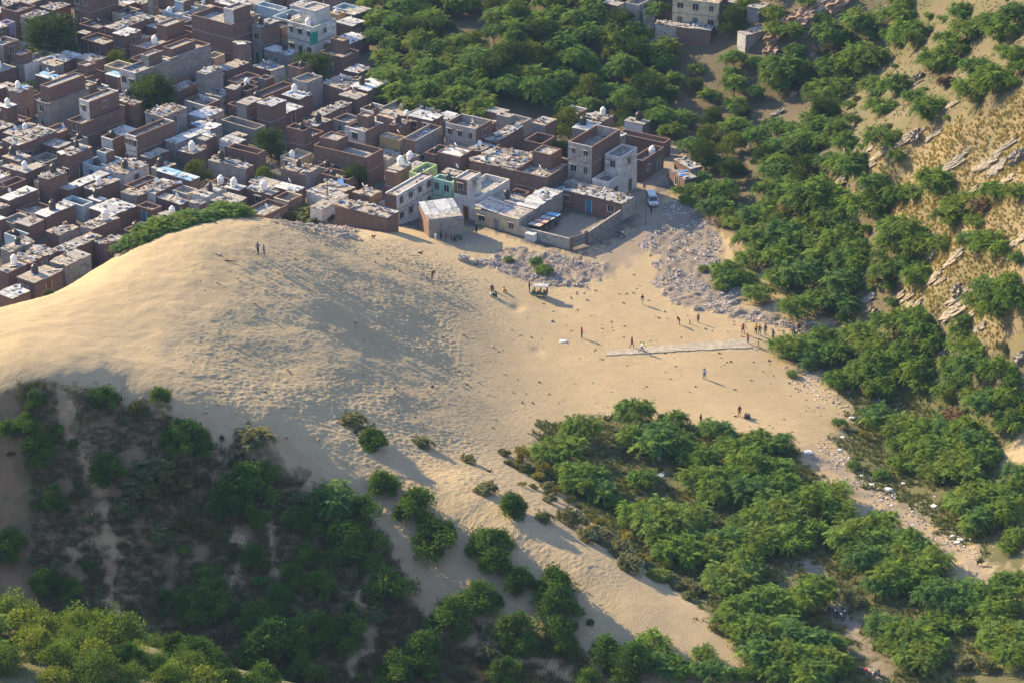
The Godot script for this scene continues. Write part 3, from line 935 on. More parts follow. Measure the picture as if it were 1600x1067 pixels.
func make_town():
	var ub := st_new()
	box(ub, Vector3.ZERO, Vector3.ONE * 0.5)
	unit_box = done(ub)
	reserve_yard()
	for row in [
		# front row by the sand and the dump
		[8, 400, 452, 100, 190, 4.0, "white", "white", "deck", "white corner house with a terrace over its ground floor", {"win_a": 2, "win_b": 2, "door": "wood", "parapet": 0.9, "tank": 0.0, "up": [[0.42, 1.0, 0.0, 1.0, 2.9, "white", "white", 1]]}],
		[7, 1285, 235, 145, 185, 9.0, "cement_pale", "brick", "deck", "three-storey grey house with bare brick side and unfinished walls on top", {"win_a": 2, "win_b": 0, "parapet": 1.5}],
		[7, 1005, 425, 205, 180, 4.8, "brick", "brick", "deck", "big windowless red brick block with open parapeted roof", {"win_a": 0, "win_b": 0, "parapet": 0.9}],
		[7, 580, 552, 150, 195, 4.0, "white", "white", "deck", "whitewashed house with a wide terrace and a laundry room above", {"win_a": 1, "win_b": 3, "parapet": 0.9, "up": [[0.0, 0.45, 0.45, 1.0, 2.6, "brick", "white", 1]]}],
		[7, 275, 685, 70, 215, 3.0, "brick", "cement", "tin", "brick shed with a sloping white sheet roof beside the sand", {"turn": 73.0, "pitch": 0.12, "win_a": 0, "win_b": 0}],
		[7, 415, 455, 120, 30, 5.6, "mint", "mint", "deck", "mint green two-storey house squeezed between white houses", {"win_a": 2, "tank": 1.0}],
		[7, 75, 535, 75, 215, 5.2, "brick", "white", "deck", "long white two-storey house with brick end facing the dune", {"win_a": 0, "win_b": 4, "parapet": 0.3}],
		[7, 235, 425, 70, 100, 5.8, "lime", "lime", "deck", "lime green house behind the mint green one", {"win_a": 1}],
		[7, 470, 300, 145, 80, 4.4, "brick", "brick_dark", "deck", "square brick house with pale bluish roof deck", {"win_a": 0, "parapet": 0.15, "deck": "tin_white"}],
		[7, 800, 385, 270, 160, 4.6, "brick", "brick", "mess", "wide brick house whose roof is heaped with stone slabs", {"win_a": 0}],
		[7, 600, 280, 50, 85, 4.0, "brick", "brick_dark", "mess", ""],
		[7, 565, 125, 190, 100, 6.4, "cement_pale", "brick", "deck", "pale grey concrete house with brick side and walled roof terrace", {"win_a": 3, "win_b": 1, "parapet": 1.2}],
		[7, 690, 208, 25, 170, 4.0, "brick", "brick", "mess", "", {"win_a": 0, "win_b": 0}],
		[7, 975, 215, 110, 85, 4.0, "brick_dark", "brick", "deck", "unroofed brick shell under the wooded slope", {"parapet": 2.4, "win_a": 0, "win_b": 0, "deck": "deck_dark", "tank": 0.0}],
		[7, 1060, 395, 40, 120, 3.4, "brick", "brick", "mess", ""],
		[7, 1010, 350, 80, 90, 3.0, "brick", "brick", "tin", ""],
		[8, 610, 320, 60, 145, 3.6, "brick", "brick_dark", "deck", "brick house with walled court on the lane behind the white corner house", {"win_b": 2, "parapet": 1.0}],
		[8, 745, 210, 280, 40, 2.8, "brick", "brick", "deck", "low brick house at the head of the lane", {"parapet": 0.8, "win_a": 0}],
		[8, 610, 102, 110, 40, 3.6, "white", "brick", "slabs", "small white hut below the wooded slope", {"win_a": 2}],
		[8, 270, 140, 95, 90, 3.0, "cement", "brick", "tin", ""],
		[8, 430, 200, 60, 80, 4.2, "brick", "cement", "tin", ""],
		[8, 905, 375, 90, 70, 2.6, "brick_dark", "cement", "mess", "crooked hut patched with scrap sheets under the thorn trees", {"tank": 0.0, "turn": 60.0}],
		[8, 870, 440, 85, 75, 2.4, "brick", "brick_dark", "mess", "low brick hovel with sagging scrap roof beside the lane", {"tank": 0.0, "turn": 60.0}],
		# middle of the front row, left of it
		[6, 1000, 640, 330, 70, 2.6, "brick", "brick", "mess", "low brick house at the foot of the dune with a rubble covered roof", {"win_a": 0, "tank": 0.0}],
		[6, 1060, 360, 20, 90, 5.0, "brick", "brick", "slabs", ""],
		[6, 1310, 255, 10, 90, 4.0, "brick", "brick", "deck", ""],
		[6, 880, 260, 345, 95, 5.4, "brick", "brick", "deck", "largest bare brick house with stepped parapets around its roof", {"win_a": 0, "win_b": 0, "parapet": 1.1, "up": [[0.2, 0.9, 0.62, 0.95, 1.2, "brick", "brick"]]}],
		[6, 1085, 155, 130, 40, 4.2, "ochre", "cement", "deck", "ochre house with windowed front and a beige roof", {"win_a": 3, "deck": "deck_sand", "parapet": 0.25}],
		[6, 1180, 160, 80, 160, 5.0, "brick", "cement", "deck", ""],
		[6, 1300, 70, 150, 70, 5.2, "brick", "brick", "tin", "brick house under a bluish white sheet roof", {"win_a": 2}],
		[6, 1090, 75, 75, 75, 4.6, "brick", "brick", "mess", ""],
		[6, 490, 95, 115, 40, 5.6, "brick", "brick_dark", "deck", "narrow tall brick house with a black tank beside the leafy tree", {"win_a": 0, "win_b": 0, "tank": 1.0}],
		[6, 790, 320, 130, 110, 3.2, "brick", "brick", "tin", ""],
		[6, 760, 400, 180, 60, 3.0, "brick", "brick", "deck", ""],
		[6, 600, 590, 40, 150, 2.6, "white", "white", "slabs", "", {"tank": 0.0}],
		[6, 440, 480, 140, 50, 2.9, "brick", "brick_dark", "tin", "", {"win_a": 1}],
		[6, 290, 500, 170, 30, 2.4, "brick", "brick", "mess", ""],
		[6, 500, 370, 160, 80, 3.4, "brick_pale", "cement", "mess", ""],
		[6, 640, 340, 40, 40, 3.0, "cement", "brick", "deck", ""],
		[6, 130, 335, 250, 30, 3.6, "cement", "brick", "mess", "grey house with a jumble of sheets and pipes on its roof", {"win_a": 0, "tank": 1.0}],
		[6, 205, 240, 205, 15, 3.6, "brick", "brick", "deck", "brick house with open courtyards on its roof beside a round tree", {"parapet": 1.0}],
		[6, 80, 470, 90, 40, 2.6, "brick", "brick", "tin", ""],
		# upper left
		[1, 832, 450, 107, 180, 7.2, "white", "cement", "deck", "tall white-fronted house with grey flank and big windows", {"win_a": 2, "win_b": 0, "parapet": 0.6}],
		[1, 1010, 395, 130, 250, 6.6, "brick", "cement", "deck", "long two-storey house with grey plastered flank and brick parapet", {"win_b": 0, "up": [[0.3, 0.8, 0.3, 0.8, 1.0, "brick", "brick"]]}],
		[1, 1005, 598, 160, 330, 3.2, "white", "brick", "deck", "long low terrace house with tanks on a white plinth", {"win_a": 2, "win_b": 0, "tank": 1.0}],
		[1, 725, 482, 88, 22, 4.4, "brick", "brick", "blue", "small brick house under a bright blue sheet roof", {"win_a": 1}],
		[1, 285, 640, 78, 215, 5.6, "cement", "cement", "deck", "grey plastered house with a brick storey on its roof", {"win_a": 1, "win_b": 0, "up": [[0.1, 0.95, 0.1, 0.95, 2.6, "brick", "brick"]]}],
		[1, 290, 748, 125, 12, 2.8, "teal", "teal", "deck", "small teal painted house", {"win_a": 2, "deck": "deck_sand"}],
		[1, 130, 752, 150, 50, 2.5, "brick", "brick", "deck", "", {"deck": "pink"}],
		[1, 500, 765, 105, 220, 5.0, "brick", "brick", "deck", "two-storey brick house with a white room on its roof", {"win_a": 1, "win_b": 0, "up": [[0.3, 1.0, 0.3, 1.0, 2.8, "white", "brick", 1]]}],
		[1, 835, 842, 75, 205, 5.8, "white", "brick", "deck", "brick house with lilac white front and a blue cloth hung on its flank", {"win_a": 3, "win_b": 0, "cloth": 1}],
		[1, 690, 862, 80, 62, 3.8, "white", "brick", "deck", "little white house with a white tank on top", {"win_a": 1, "tank": 1.0}],
		[1, 1080, 892, 70, 250, 3.3, "cement", "cement", "tin", "grey hut with a long roof of white sheets", {"win_b": 3}],
		[1, 1400, 442, 75, 120, 3.2, "brick", "brick", "slabs", ""],
		[1, 1490, 545, 60, 90, 3.2, "brick_dark", "brick_dark", "deck", "", {"tank": 1.0}],
		[1, 1260, 652, 140, 80, 3.0, "white", "brick", "deck", ""],
		[1, 110, 902, 120, 190, 4.0, "brick", "brick", "mess", ""],
		[1, 420, 968, 85, 115, 4.6, "brick", "brick", "mess", "", {"win_a": 2}],
		[1, 545, 985, 15, 240, 3.4, "brick", "brick", "tin", ""],
		[1, 105, 1002, 110, 70, 3.2, "brick", "cement", "mess", ""],
		[1, -20, 92, 150, 290, 3.6, "brick", "brick", "slabs", "", {"win_b": 0}],
		[1, 36, 150, 60, 22, 4.6, "lilac", "lilac", "deck", "lilac painted house at the edge of the town", {"win_b": 1}],
		[1, 545, -38, 115, 145, 7.6, "brick", "brick", "deck", "square brick tower house with small dark windows", {"win_a": 2, "win_b": 0}],
		[1, 760, 92, 80, 90, 3.2, "cream", "brick", "deck", ""],
		[1, 715, 188, 80, 200, 4.2, "brick", "brick", "mess", ""],
		[1, 635, 275, 165, 90, 3.2, "brick", "brick", "deck", "", {"win_a": 2}],
		[1, 910, 300, 130, 245, 4.0, "brick", "brick", "deck", "long brick house with a white painted parapet and tank", {"win_a": 0, "win_b": 0, "parapet": 0.8, "deck": "stone_pale", "tank": 1.0}],
		[1, 1425, 152, 270, 130, 8.6, "brick", "brick", "deck", "three-storey bare brick block with a stair leading to its roof", {"win_a": 0, "win_b": 0, "parapet": 1.0, "up": [[0.2, 0.9, 0.05, 0.3, 2.4, "white", "brick"]]}],
		[2, 425, 172, 95, 100, 7.2, "cement", "brick", "mess", "grey and brick tower house beside the three-storey block", {"win_a": 1, "win_b": 0}],
		[1, 145, 402, 100, 165, 3.2, "cement", "white", "deck", "low grey house with a scarred white wall", {"win_a": 1, "win_b": 1, "up": [[0.0, 0.35, 0.2, 0.9, 1.8, "brick", "brick"]]}],
		[1, 320, 498, 120, 50, 2.6, "brick", "brick", "blue", ""],
		[1, 560, 388, 115, 80, 3.4, "brick", "brick", "slabs", ""],
		[1, 490, 495, 130, 150, 2.8, "brick", "brick", "deck", ""],
		[1, 40, 545, 60, 30, 2.6, "white", "cement", "slabs", ""],
		[1, 170, 590, 60, 40, 2.2, "cement", "brick", "mess", ""],
		[2, 540, 62, 160, 40, 4.2, "pale_blue", "pale_blue", "deck", "pale blue house with two dark windows", {"win_a": 3}],
		[2, 745, 168, 170, 130, 6.4, "white", "white", "deck", "white two-storey house with green cloth hung from its roof corner", {"win_a": 3, "win_b": 1, "tank": 1.0, "cloth": 2, "up": [[0.35, 1.0, 0.2, 0.8, 2.4, "white", "white", 0]]}],
		[2, 900, 88, 50, 35, 3.0, "ochre", "ochre", "deck", ""],
		[2, 1000, 97, 40, 100, 3.4, "brick", "brick", "slabs", ""],
		[2, 985, 165, 110, 80, 3.0, "brick", "brick", "tin", ""],
		[2, 590, 345, 160, 60, 3.2, "cement", "cement", "tin", ""],
		[2, 930, 290, 110, 150, 3.2, "brick", "brick_dark", "tin", ""],
		[2, 290, 515, 90, 115, 2.8, "brick", "brick", "deck", ""],
		[2, 485, 442, 120, 80, 3.0, "brick", "white", "mess", ""],
		[2, 335, 562, 78, 65, 3.6, "brick_dark", "brick_dark", "deck", "dark brick house with a black tank on its roof", {"tank": 1.0}],
		[2, 285, 658, 95, 310, 2.8, "brick", "brick", "deck", "long low brick house with bare terrace roof", {"win_b": 0}],
		[2, 660, 618, 118, 75, 3.0, "brick", "brick", "tin", "brick house with a bright white sheet roof weighted with stones", {"win_a": 1}],
		[2, 560, 712, 170, 110, 2.5, "brick", "brick_dark", "tin", ""],
		[2, 790, 725, 65, 180, 2.6, "brick", "brick", "mess", ""],
		[2, 1080, 565, 110, 120, 3.4, "brick", "brick", "tin", ""],
		[2, 1010, 618, 110, 80, 3.0, "brick_dark", "brick", "slabs", ""],
		[2, 385, 800, 230, 60, 2.8, "cement", "cement", "deck", "roofless grey lot with a grid of concrete beams", {"win_a": 0, "parapet": 1.6, "tank": 0.0}],
		[2, 960, 760, 100, 80, 3.0, "cement", "brick", "deck", ""],
		[2, 1110, 770, 90, 70, 3.0, "brick", "brick", "slabs", ""],
		[2, 760, 785, 80, 90, 2.8, "brick", "brick", "mess", ""],
		[2, 265, 905, 110, 60, 3.0, "white", "brick", "tin", ""],
		[2, 80, 870, 110, 60, 3.2, "cement", "brick", "tin", ""],
		# hill houses above the wood
		[4, 880, 25, 280, 90, 5.4, "cream", "brick", "deck", "peeling cream house on the wooded slope", {"win_a": 3, "win_b": 0, "on_hill": 1, "turn": 20.0}],
		[4, 830, 190, 205, 65, 2.8, "brick", "brick", "mess", "brick lean-to with a rubbish strewn roof on the wooded slope", {"on_hill": 1, "win_a": 0, "turn": 20.0}],
		[4, 625, 165, 135, 20, 3.4, "cement_pale", "brick", "mess", "small grey hut beside the brick lean-to on the slope", {"on_hill": 1, "turn": 20.0}],
		[4, 530, 270, 65, 25, 2.2, "brick", "brick", "slabs", "", {"on_hill": 1, "turn": 20.0}],
		[4, 1045, 220, 45, 165, 3.6, "white", "cement", "slabs", "long stone hut with a slab roof below the red boulders", {"on_hill": 1, "win_a": 0, "win_b": 0, "turn": 55.0}],
		[4, 385, 30, 80, 110, 4.2, "cement_pale", "cement_pale", "deck", "", {"on_hill": 1}],
		[4, 250, 40, 90, 50, 3.4, "brick", "cement", "slabs", "", {"on_hill": 1, "win_a": 2}],
		[4, 590, 70, 90, 30, 2.6, "brick", "brick", "deck", "", {"on_hill": 1}],
		[4, 150, 75, 90, 60, 2.8, "brick", "cement", "slabs", "", {"on_hill": 1, "kind": "hut"}],
		[4, 480, 75, 70, 60, 3.0, "cement_pale", "brick", "mess", "", {"on_hill": 1, "kind": "hut"}],
		[4, 710, 95, 70, 60, 2.6, "brick", "brick", "tin", "", {"on_hill": 1, "kind": "hut"}],
		[4, 1130, 60, 70, 80, 2.8, "cement", "brick", "slabs", "", {"on_hill": 1, "kind": "hut"}],
		[4, 1000, 30, 60, 60, 2.8, "brick", "brick", "slabs", "", {"on_hill": 1, "kind": "hut"}],
		[3, 640, 10, 100, 80, 3.0, "brick", "brick", "slabs", "", {"on_hill": 1}],
		[7, 720, 38, 110, 50, 3.0, "brick_dark", "brick_dark", "slabs", "lone dark brick hut at the foot of the wooded slope", {"win_a": 0}],
		# the poorer quarter behind the dune
		[5, 100, 192, 110, 22, 3.2, "brick", "brick", "slabs", ""],
		[5, 20, 290, 40, 110, 2.8, "brick", "brick", "deck", "", {"parapet": 1.4}],
		[5, 145, 238, 15, 105, 3.4, "brick", "brick_dark", "slabs", ""],
		[5, 290, 245, 50, 100, 4.6, "brick", "brick", "mess", ""],
		[5, 50, 375, 60, 260, 3.0, "brick", "brick", "tin", ""],
		[5, 415, 302, 20, 215, 2.6, "brick", "brick", "tin", ""],
		[5, 575, 312, 20, 135, 2.8, "brick", "brick", "mess", ""],
		[5, 820, 290, 20, 130, 2.8, "brick", "brick", "deck", ""],
		[5, 1175, 255, 235, 20, 3.0, "brick", "brick", "blue", "row house with a patchwork of sky blue sheets for a roof", {"win_a": 1}],
		[5, 1450, 330, 160, 40, 2.6, "cement", "brick", "tin", ""],
		[5, 690, 468, 160, 125, 2.5, "brick", "brick", "tin", "low house with white sheet roof and a blue tank", {"tank": 0.0}],
		[5, 935, 430, 110, 20, 2.8, "brick", "brick", "deck", ""],
		[5, 1110, 400, 160, 20, 2.4, "brick_dark", "brick", "mess", ""],
		[5, 275, 475, 75, 150, 3.0, "brick", "brick", "tin", ""],
		[5, 170, 535, 90, 115, 2.8, "brick", "brick", "slabs", ""],
		[5, 565, 552, 85, 145, 3.0, "cement", "brick", "mess", ""],
		[5, 110, 600, 105, 40, 2.8, "pale_blue", "brick", "deck", "", {"parapet": 1.2}],
		[5, 390, 695, 75, 195, 2.5, "brick", "brick", "mess", ""],
		[5, 205, 885, 120, 140, 2.8, "brick_dark", "brick", "slabs", ""],
		[5, 360, 590, 90, 100, 2.6, "brick", "cement", "mess", ""],
		[5, 180, 760, 120, 140, 2.5, "brick", "brick", "mess", ""],
		[5, 60, 690, 70, 120, 2.6, "cement", "cement", "mess", ""],
		[5, 70, 980, 110, 90, 2.6, "brick", "brick", "tin", ""],
		[5, 40, 820, 60, 100, 2.6, "brick", "brick", "slabs", ""],
		[5, 640, 640, 70, 90, 2.2, "brick", "brick", "mess", "", {"cloth": 3}],
	]:
		house_px(row)
	fill_town()

func fill_town():
	# the alleys between the houses above are packed with more of the same
	var r := RandomNumberGenerator.new()
	r.seed = 99
	var deg := 36.0
	var tr := deg_to_rad(deg)
	var a := Vector3(-cos(tr), 0, -sin(tr))
	var b := Vector3(sin(tr), 0, -cos(tr))
	var n := 0
	for pass_ in 4:
		for j in 44:
			for i in 44:
				var o := Vector3(-20, 0, -430) + a * (i - 22) * 5.0 + b * (j - 22) * 5.1 + a * r.randf_range(-1.6, 1.6) + b * r.randf_range(-1.6, 1.6)
				if zone(o.x, o.z) != Z.TOWN or o.z < -520 or absf(o.x) > -o.z * 0.24 + 2.0:
					continue
				var la := r.randf_range(3.2, 5.8) - pass_ * 0.6
				var lb := r.randf_range(3.2, 6.4) - pass_ * 0.6
				var mid := o + a * la * 0.5 + b * lb * 0.5
				if zone(mid.x, mid.z) != Z.TOWN or zone(o.x + a.x * la, o.z + a.z * la) != Z.TOWN or zone(o.x + b.x * lb, o.z + b.z * lb) != Z.TOWN:
					continue
				var gy := ground(mid.x, mid.z)
				if gy > 1.0 or tree_spot(mid):
					continue
				var rc := rect_of(o, a, b, la, lb)
				if clash(rc, 0.12):
					continue
				claim(rc)
				var near := o.z > -372.0
				var h := r.randf_range(2.1, 3.2) if near or r.randf() < 0.7 else r.randf_range(3.6, 6.2)
				var m: String = ["brick", "brick", "brick_dark", "brick_dark", "brick_pale", "cement", "cement", "cement_pale", "white", "pale_blue", "cream"][r.randi() % 11]
				var m2: String = m if r.randf() < 0.6 else "brick"
				var roof: String = ["slabs", "mess", "mess", "deck", "deck", "tin"][r.randi() % 6]
				house(Vector3(o.x, maxf(0.0, gy), o.z), deg, la, lb, h, m, m2, roof, "", {"kind": "hut"} if la * lb < 19.0 and h < 3.5 else {})
				n += 1
	print("houses filled in ", n)

var tree_spots := [[80, 92, 4.5], [182, 116, 3.6], [45, 155, 3.5], [243, 182, 4.0], [305, 280, 3.2], [485, 125, 5.0], [422, 240, 4.6], [412, 285, 2.8], [556, 290, 3.2], [518, 246, 2.0], [878, 245, 3.2], [888, 215, 3.5], [1120, 40, 3.5]]

func tree_spot(q: Vector3) -> bool:
	for s in tree_spots:
		var p := at_h(s[0], s[1], 0.0)
		if Vector2(p.x - q.x, p.z - q.z).length() < s[2] + 1.2:
			return true
	return false

# ---------- plants ----------
var plant_kit := {}

func leaf_tri(s: SurfaceTool, p: Vector3, d: Vector3, side: Vector3, l: float, w: float, c: Color):
	s.set_color(c)
	s.add_vertex(p)
	s.add_vertex(p + d * l * 0.45 + side * w)
	s.add_vertex(p + d * l)
	s.add_vertex(p)
	s.add_vertex(p + d * l)
	s.add_vertex(p + d * l * 0.5 - side * w * 0.7)

func leaf_color(base: Color, r: RandomNumberGenerator, spread := 0.3) -> Color:
	var k := 1.0 + r.randf_range(-spread, spread)
	var y := r.randf_range(-0.12, 0.22)
	return Color(base.r * k * (1.0 + y), base.g * k * (1.0 + y * 0.4), base.b * k * (1.0 - y * 0.5))

func stems(r: RandomNumberGenerator, tips: Array, thick: float, fork: float) -> ArrayMesh:
	# a short trunk that forks into one limb for each lobe of the crown
	var s := st_new()
	tube(s, [Vector3(0, -0.4, 0), Vector3(0.02, fork * 0.6, 0.03), Vector3(0, fork, 0)], [thick * 1.25, thick, thick * 0.85], 6)
	for t in tips:
		var m: Vector3 = Vector3(0, fork, 0).lerp(t, 0.5) + Vector3(r.randf_range(-0.2, 0.2), r.randf_range(-0.1, 0.25), r.randf_range(-0.2, 0.2))
		tube(s, [Vector3(0, fork * 0.93, 0), m, t], [thick * 0.6, thick * 0.4, thick * 0.12], 5)
	return done(s)

func feathery(seed_: int, base: Color, dia: float, height: float, lobes: int) -> Dictionary:
	# thorn bush: arching sprays with leaflets on both sides, drooping at the tips
	var r := RandomNumberGenerator.new()
	r.seed = seed_
	var s := SurfaceTool.new()
	s.begin(Mesh.PRIMITIVE_TRIANGLES)
	var tips := []
	for l in lobes:
		var an := TAU * l / (lobes - 1) + r.randf_range(-0.5, 0.5)
		var rr := dia * r.randf_range(0.2, 0.36) if l > 0 else 0.0
		var c := Vector3(cos(an) * rr, height * (r.randf_range(0.42, 0.62) if l > 0 else 0.68), sin(an) * rr)
		tips.append(c)
		var lr := dia * r.randf_range(0.17, 0.25)
		var tone := leaf_color(base, r, 0.3)
		for k in 46:
			var th := r.randf() * TAU
			var up := r.randf_range(-0.35, 1.0)
			var d := Vector3(cos(th) * sqrt(1.0 - up * up * 0.9), up * 0.75, sin(th) * sqrt(1.0 - up * up * 0.9)).normalized()
			var len_ := lr * r.randf_range(0.75, 1.45)
			var droop := r.randf_range(0.25, 0.75) * len_
			var side := d.cross(Vector3.UP).normalized()
			var col := leaf_color(tone, r, 0.2)
			var st0 := r.randf_range(0.12, 0.4)
			var n := 13
			for i in n:
				var f: float = lerp(st0, 1.0, float(i) / (n - 1))
				var p := c + d * len_ * f + Vector3.DOWN * droop * f * f
				var fw := (d - Vector3.UP * 2.0 * droop / len_ * f).normalized()
				for sg in [-1.0, 1.0]:
					var ld: Vector3 = (fw * r.randf_range(0.5, 1.1) + side * sg * r.randf_range(0.5, 1.0) + Vector3(r.randf_range(-0.3, 0.3), r.randf_range(-0.25, 0.35), r.randf_range(-0.3, 0.3))).normalized()
					leaf_tri(s, p, ld, ld.cross(Vector3(r.randf_range(-0.5, 0.5), 1, r.randf_range(-0.5, 0.5))).normalized(), r.randf_range(0.2, 0.42), r.randf_range(0.035, 0.07), col)
	s.generate_normals()
	return {"crown": s.commit(), "trunk": stems(r, tips, 0.11, height * 0.22), "dia": dia, "h": height}

func leafy(seed_: int, base: Color, dia: float, height: float, lobes: int, bottom: float, leaf: float, per: int, low := 0.25) -> Dictionary:
	# rounder bushes and trees: small leaves in twig clusters through each lobe
	var r := RandomNumberGenerator.new()
	r.seed = seed_
	var s := SurfaceTool.new()
	s.begin(Mesh.PRIMITIVE_TRIANGLES)
	var tips := []
	for l in lobes:
		var an := TAU * l / maxf(1, lobes - 1) * 1.7 + r.randf_range(-0.5, 0.5)
		var rr := dia * r.randf_range(0.14, 0.42) if l > 0 else 0.0
		var hf := r.randf_range(low, 0.8) if l > 0 else 0.8
		var c := Vector3(cos(an) * rr * (1.15 - 0.5 * hf), bottom + (height - bottom) * hf * 0.85, sin(an) * rr * (1.15 - 0.5 * hf))
		tips.append(c)
		var lr := dia * r.randf_range(0.09, 0.23)
		var tone := leaf_color(base, r, 0.24)
		for k in per:
			var d := Vector3(r.randfn(), r.randfn() * 0.85, r.randfn()).normalized()
			if d.y < -0.6:
				d.y *= -0.5
			var p := c + d * lr * pow(r.randf(), 0.35) * r.randf_range(0.8, 1.35)
			var col := leaf_color(tone, r, 0.2)
			for i in 5:
				var ld := (d * 0.7 + Vector3(r.randfn(), r.randfn() * 0.7, r.randfn()) * 0.6).normalized()
				leaf_tri(s, p, ld, ld.cross(Vector3(r.randfn(), r.randfn(), r.randfn())).normalized(), leaf * r.randf_range(0.7, 1.3), leaf * r.randf_range(0.2, 0.32), col)
	s.generate_normals()
	return {"crown": s.commit(), "trunk": stems(r, tips, 0.04 * dia * 0.5 + 0.05, bottom + 0.15 * height), "dia": dia, "h": height}

var plant_marks := [[1060, 542, "near the concrete strip"], [1250, 515, "near the pale boulder and riders"], [1369, 630, "near the blue motorbike"], [1312, 962, "near the three motorbikes"], [1360, 1056, "near the red motorbike"], [1300, 730, "where the footpath leaves the sand"], [1400, 800, "along the littered footpath"], [1530, 884, "near the dog on the footpath"], [1590, 710, "near the patch of sand"], [1450, 460, "below the pale rock slabs"], [1400, 230, "beside the rock strata"], [1250, 40, "near the reddish boulders"], [1550, 180, "above the golden grass"], [1560, 300, "among the dark ledges"], [1590, 370, "by the white rock face"], [1480, 300, "on the spur"], [1300, 300, "at the mouth of the gully"], [1350, 150, "behind the spur"], [1500, 60, "high behind the spur"], [1100, 420, "beside the refuse field"], [1060, 290, "beside the crooked hut"], [1000, 200, "behind the small white hut"], [760, 180, "behind the lone brick hut"], [1060, 80, "below the hill houses"], [728, 40, "around the rubbish clearing"], [620, 100, "beside the town edge"], [850, 110, "in the heart of the wood"], [1180, 190, "above the gully"], [800, 720, "near the yellow bushes"], [960, 655, "at the edge of the flat sand"], [1100, 700, "behind the person in black"], [1000, 850, "along the foot of the dune"], [1150, 960, "at the end of the sand tongue"], [1250, 880, "beside the hidden track"], [130, 640, "at the head of the trail"], [160, 830, "where the trail forks"], [230, 980, "at the foot of the trail"], [350, 690, "near the seated person"], [380, 870, "by the bare patch"], [500, 780, "below the dune edge"], [640, 880, "by the sandy hollow"], [750, 1000, "on the winding sand trail"], [500, 1000, "in the gully bottom"], [830, 900, "on the lower sand slope"], [30, 700, "at the shaded crest"], [30, 980, "high on the near hill"], [180, 1020, "on top of the near hill"], [330, 1050, "where the near hill drops"], [270, 345, "by the crest"], [450, 335, "by the litter"]]

func plant(kit: String, called: String, q: Vector3, dia: float, label: String, category: String, group: String, squash := 1.0):
	var v: Array = plant_kit[kit]
	var pick := rng.randi() % v.size()
	var k: Dictionary = v[pick]
	if group != "":
		var size_word := "small" if dia < 3.4 else ("middling" if dia < 5.6 else "broad")
		label = "%s %s, %s" % [size_word, label, near_mark(q, plant_marks)]
	var t := thing(called, label, category, q, rng.randf() * TAU, group)
	part("trunk", k.trunk, M.bark, t)
	part("crown", k.crown, M.leaf, t)
	var s: float = dia / k.dia
	t.scale = Vector3(s, s * squash * rng.randf_range(0.88, 1.15), s)

func bush_px(u: float, v: float, w: float, kit: String, called: String, label: String, group: String, category := "bush", lift := 0.2, squash := 1.0):
	# pixel at the middle of the crown and its width; it stands on the ground just below
	var q := on_ground(u, v + lift * w)
	plant(kit, called, q - Vector3(0, 0.05, 0), w / px_per_m(q), label, category, group, squash)

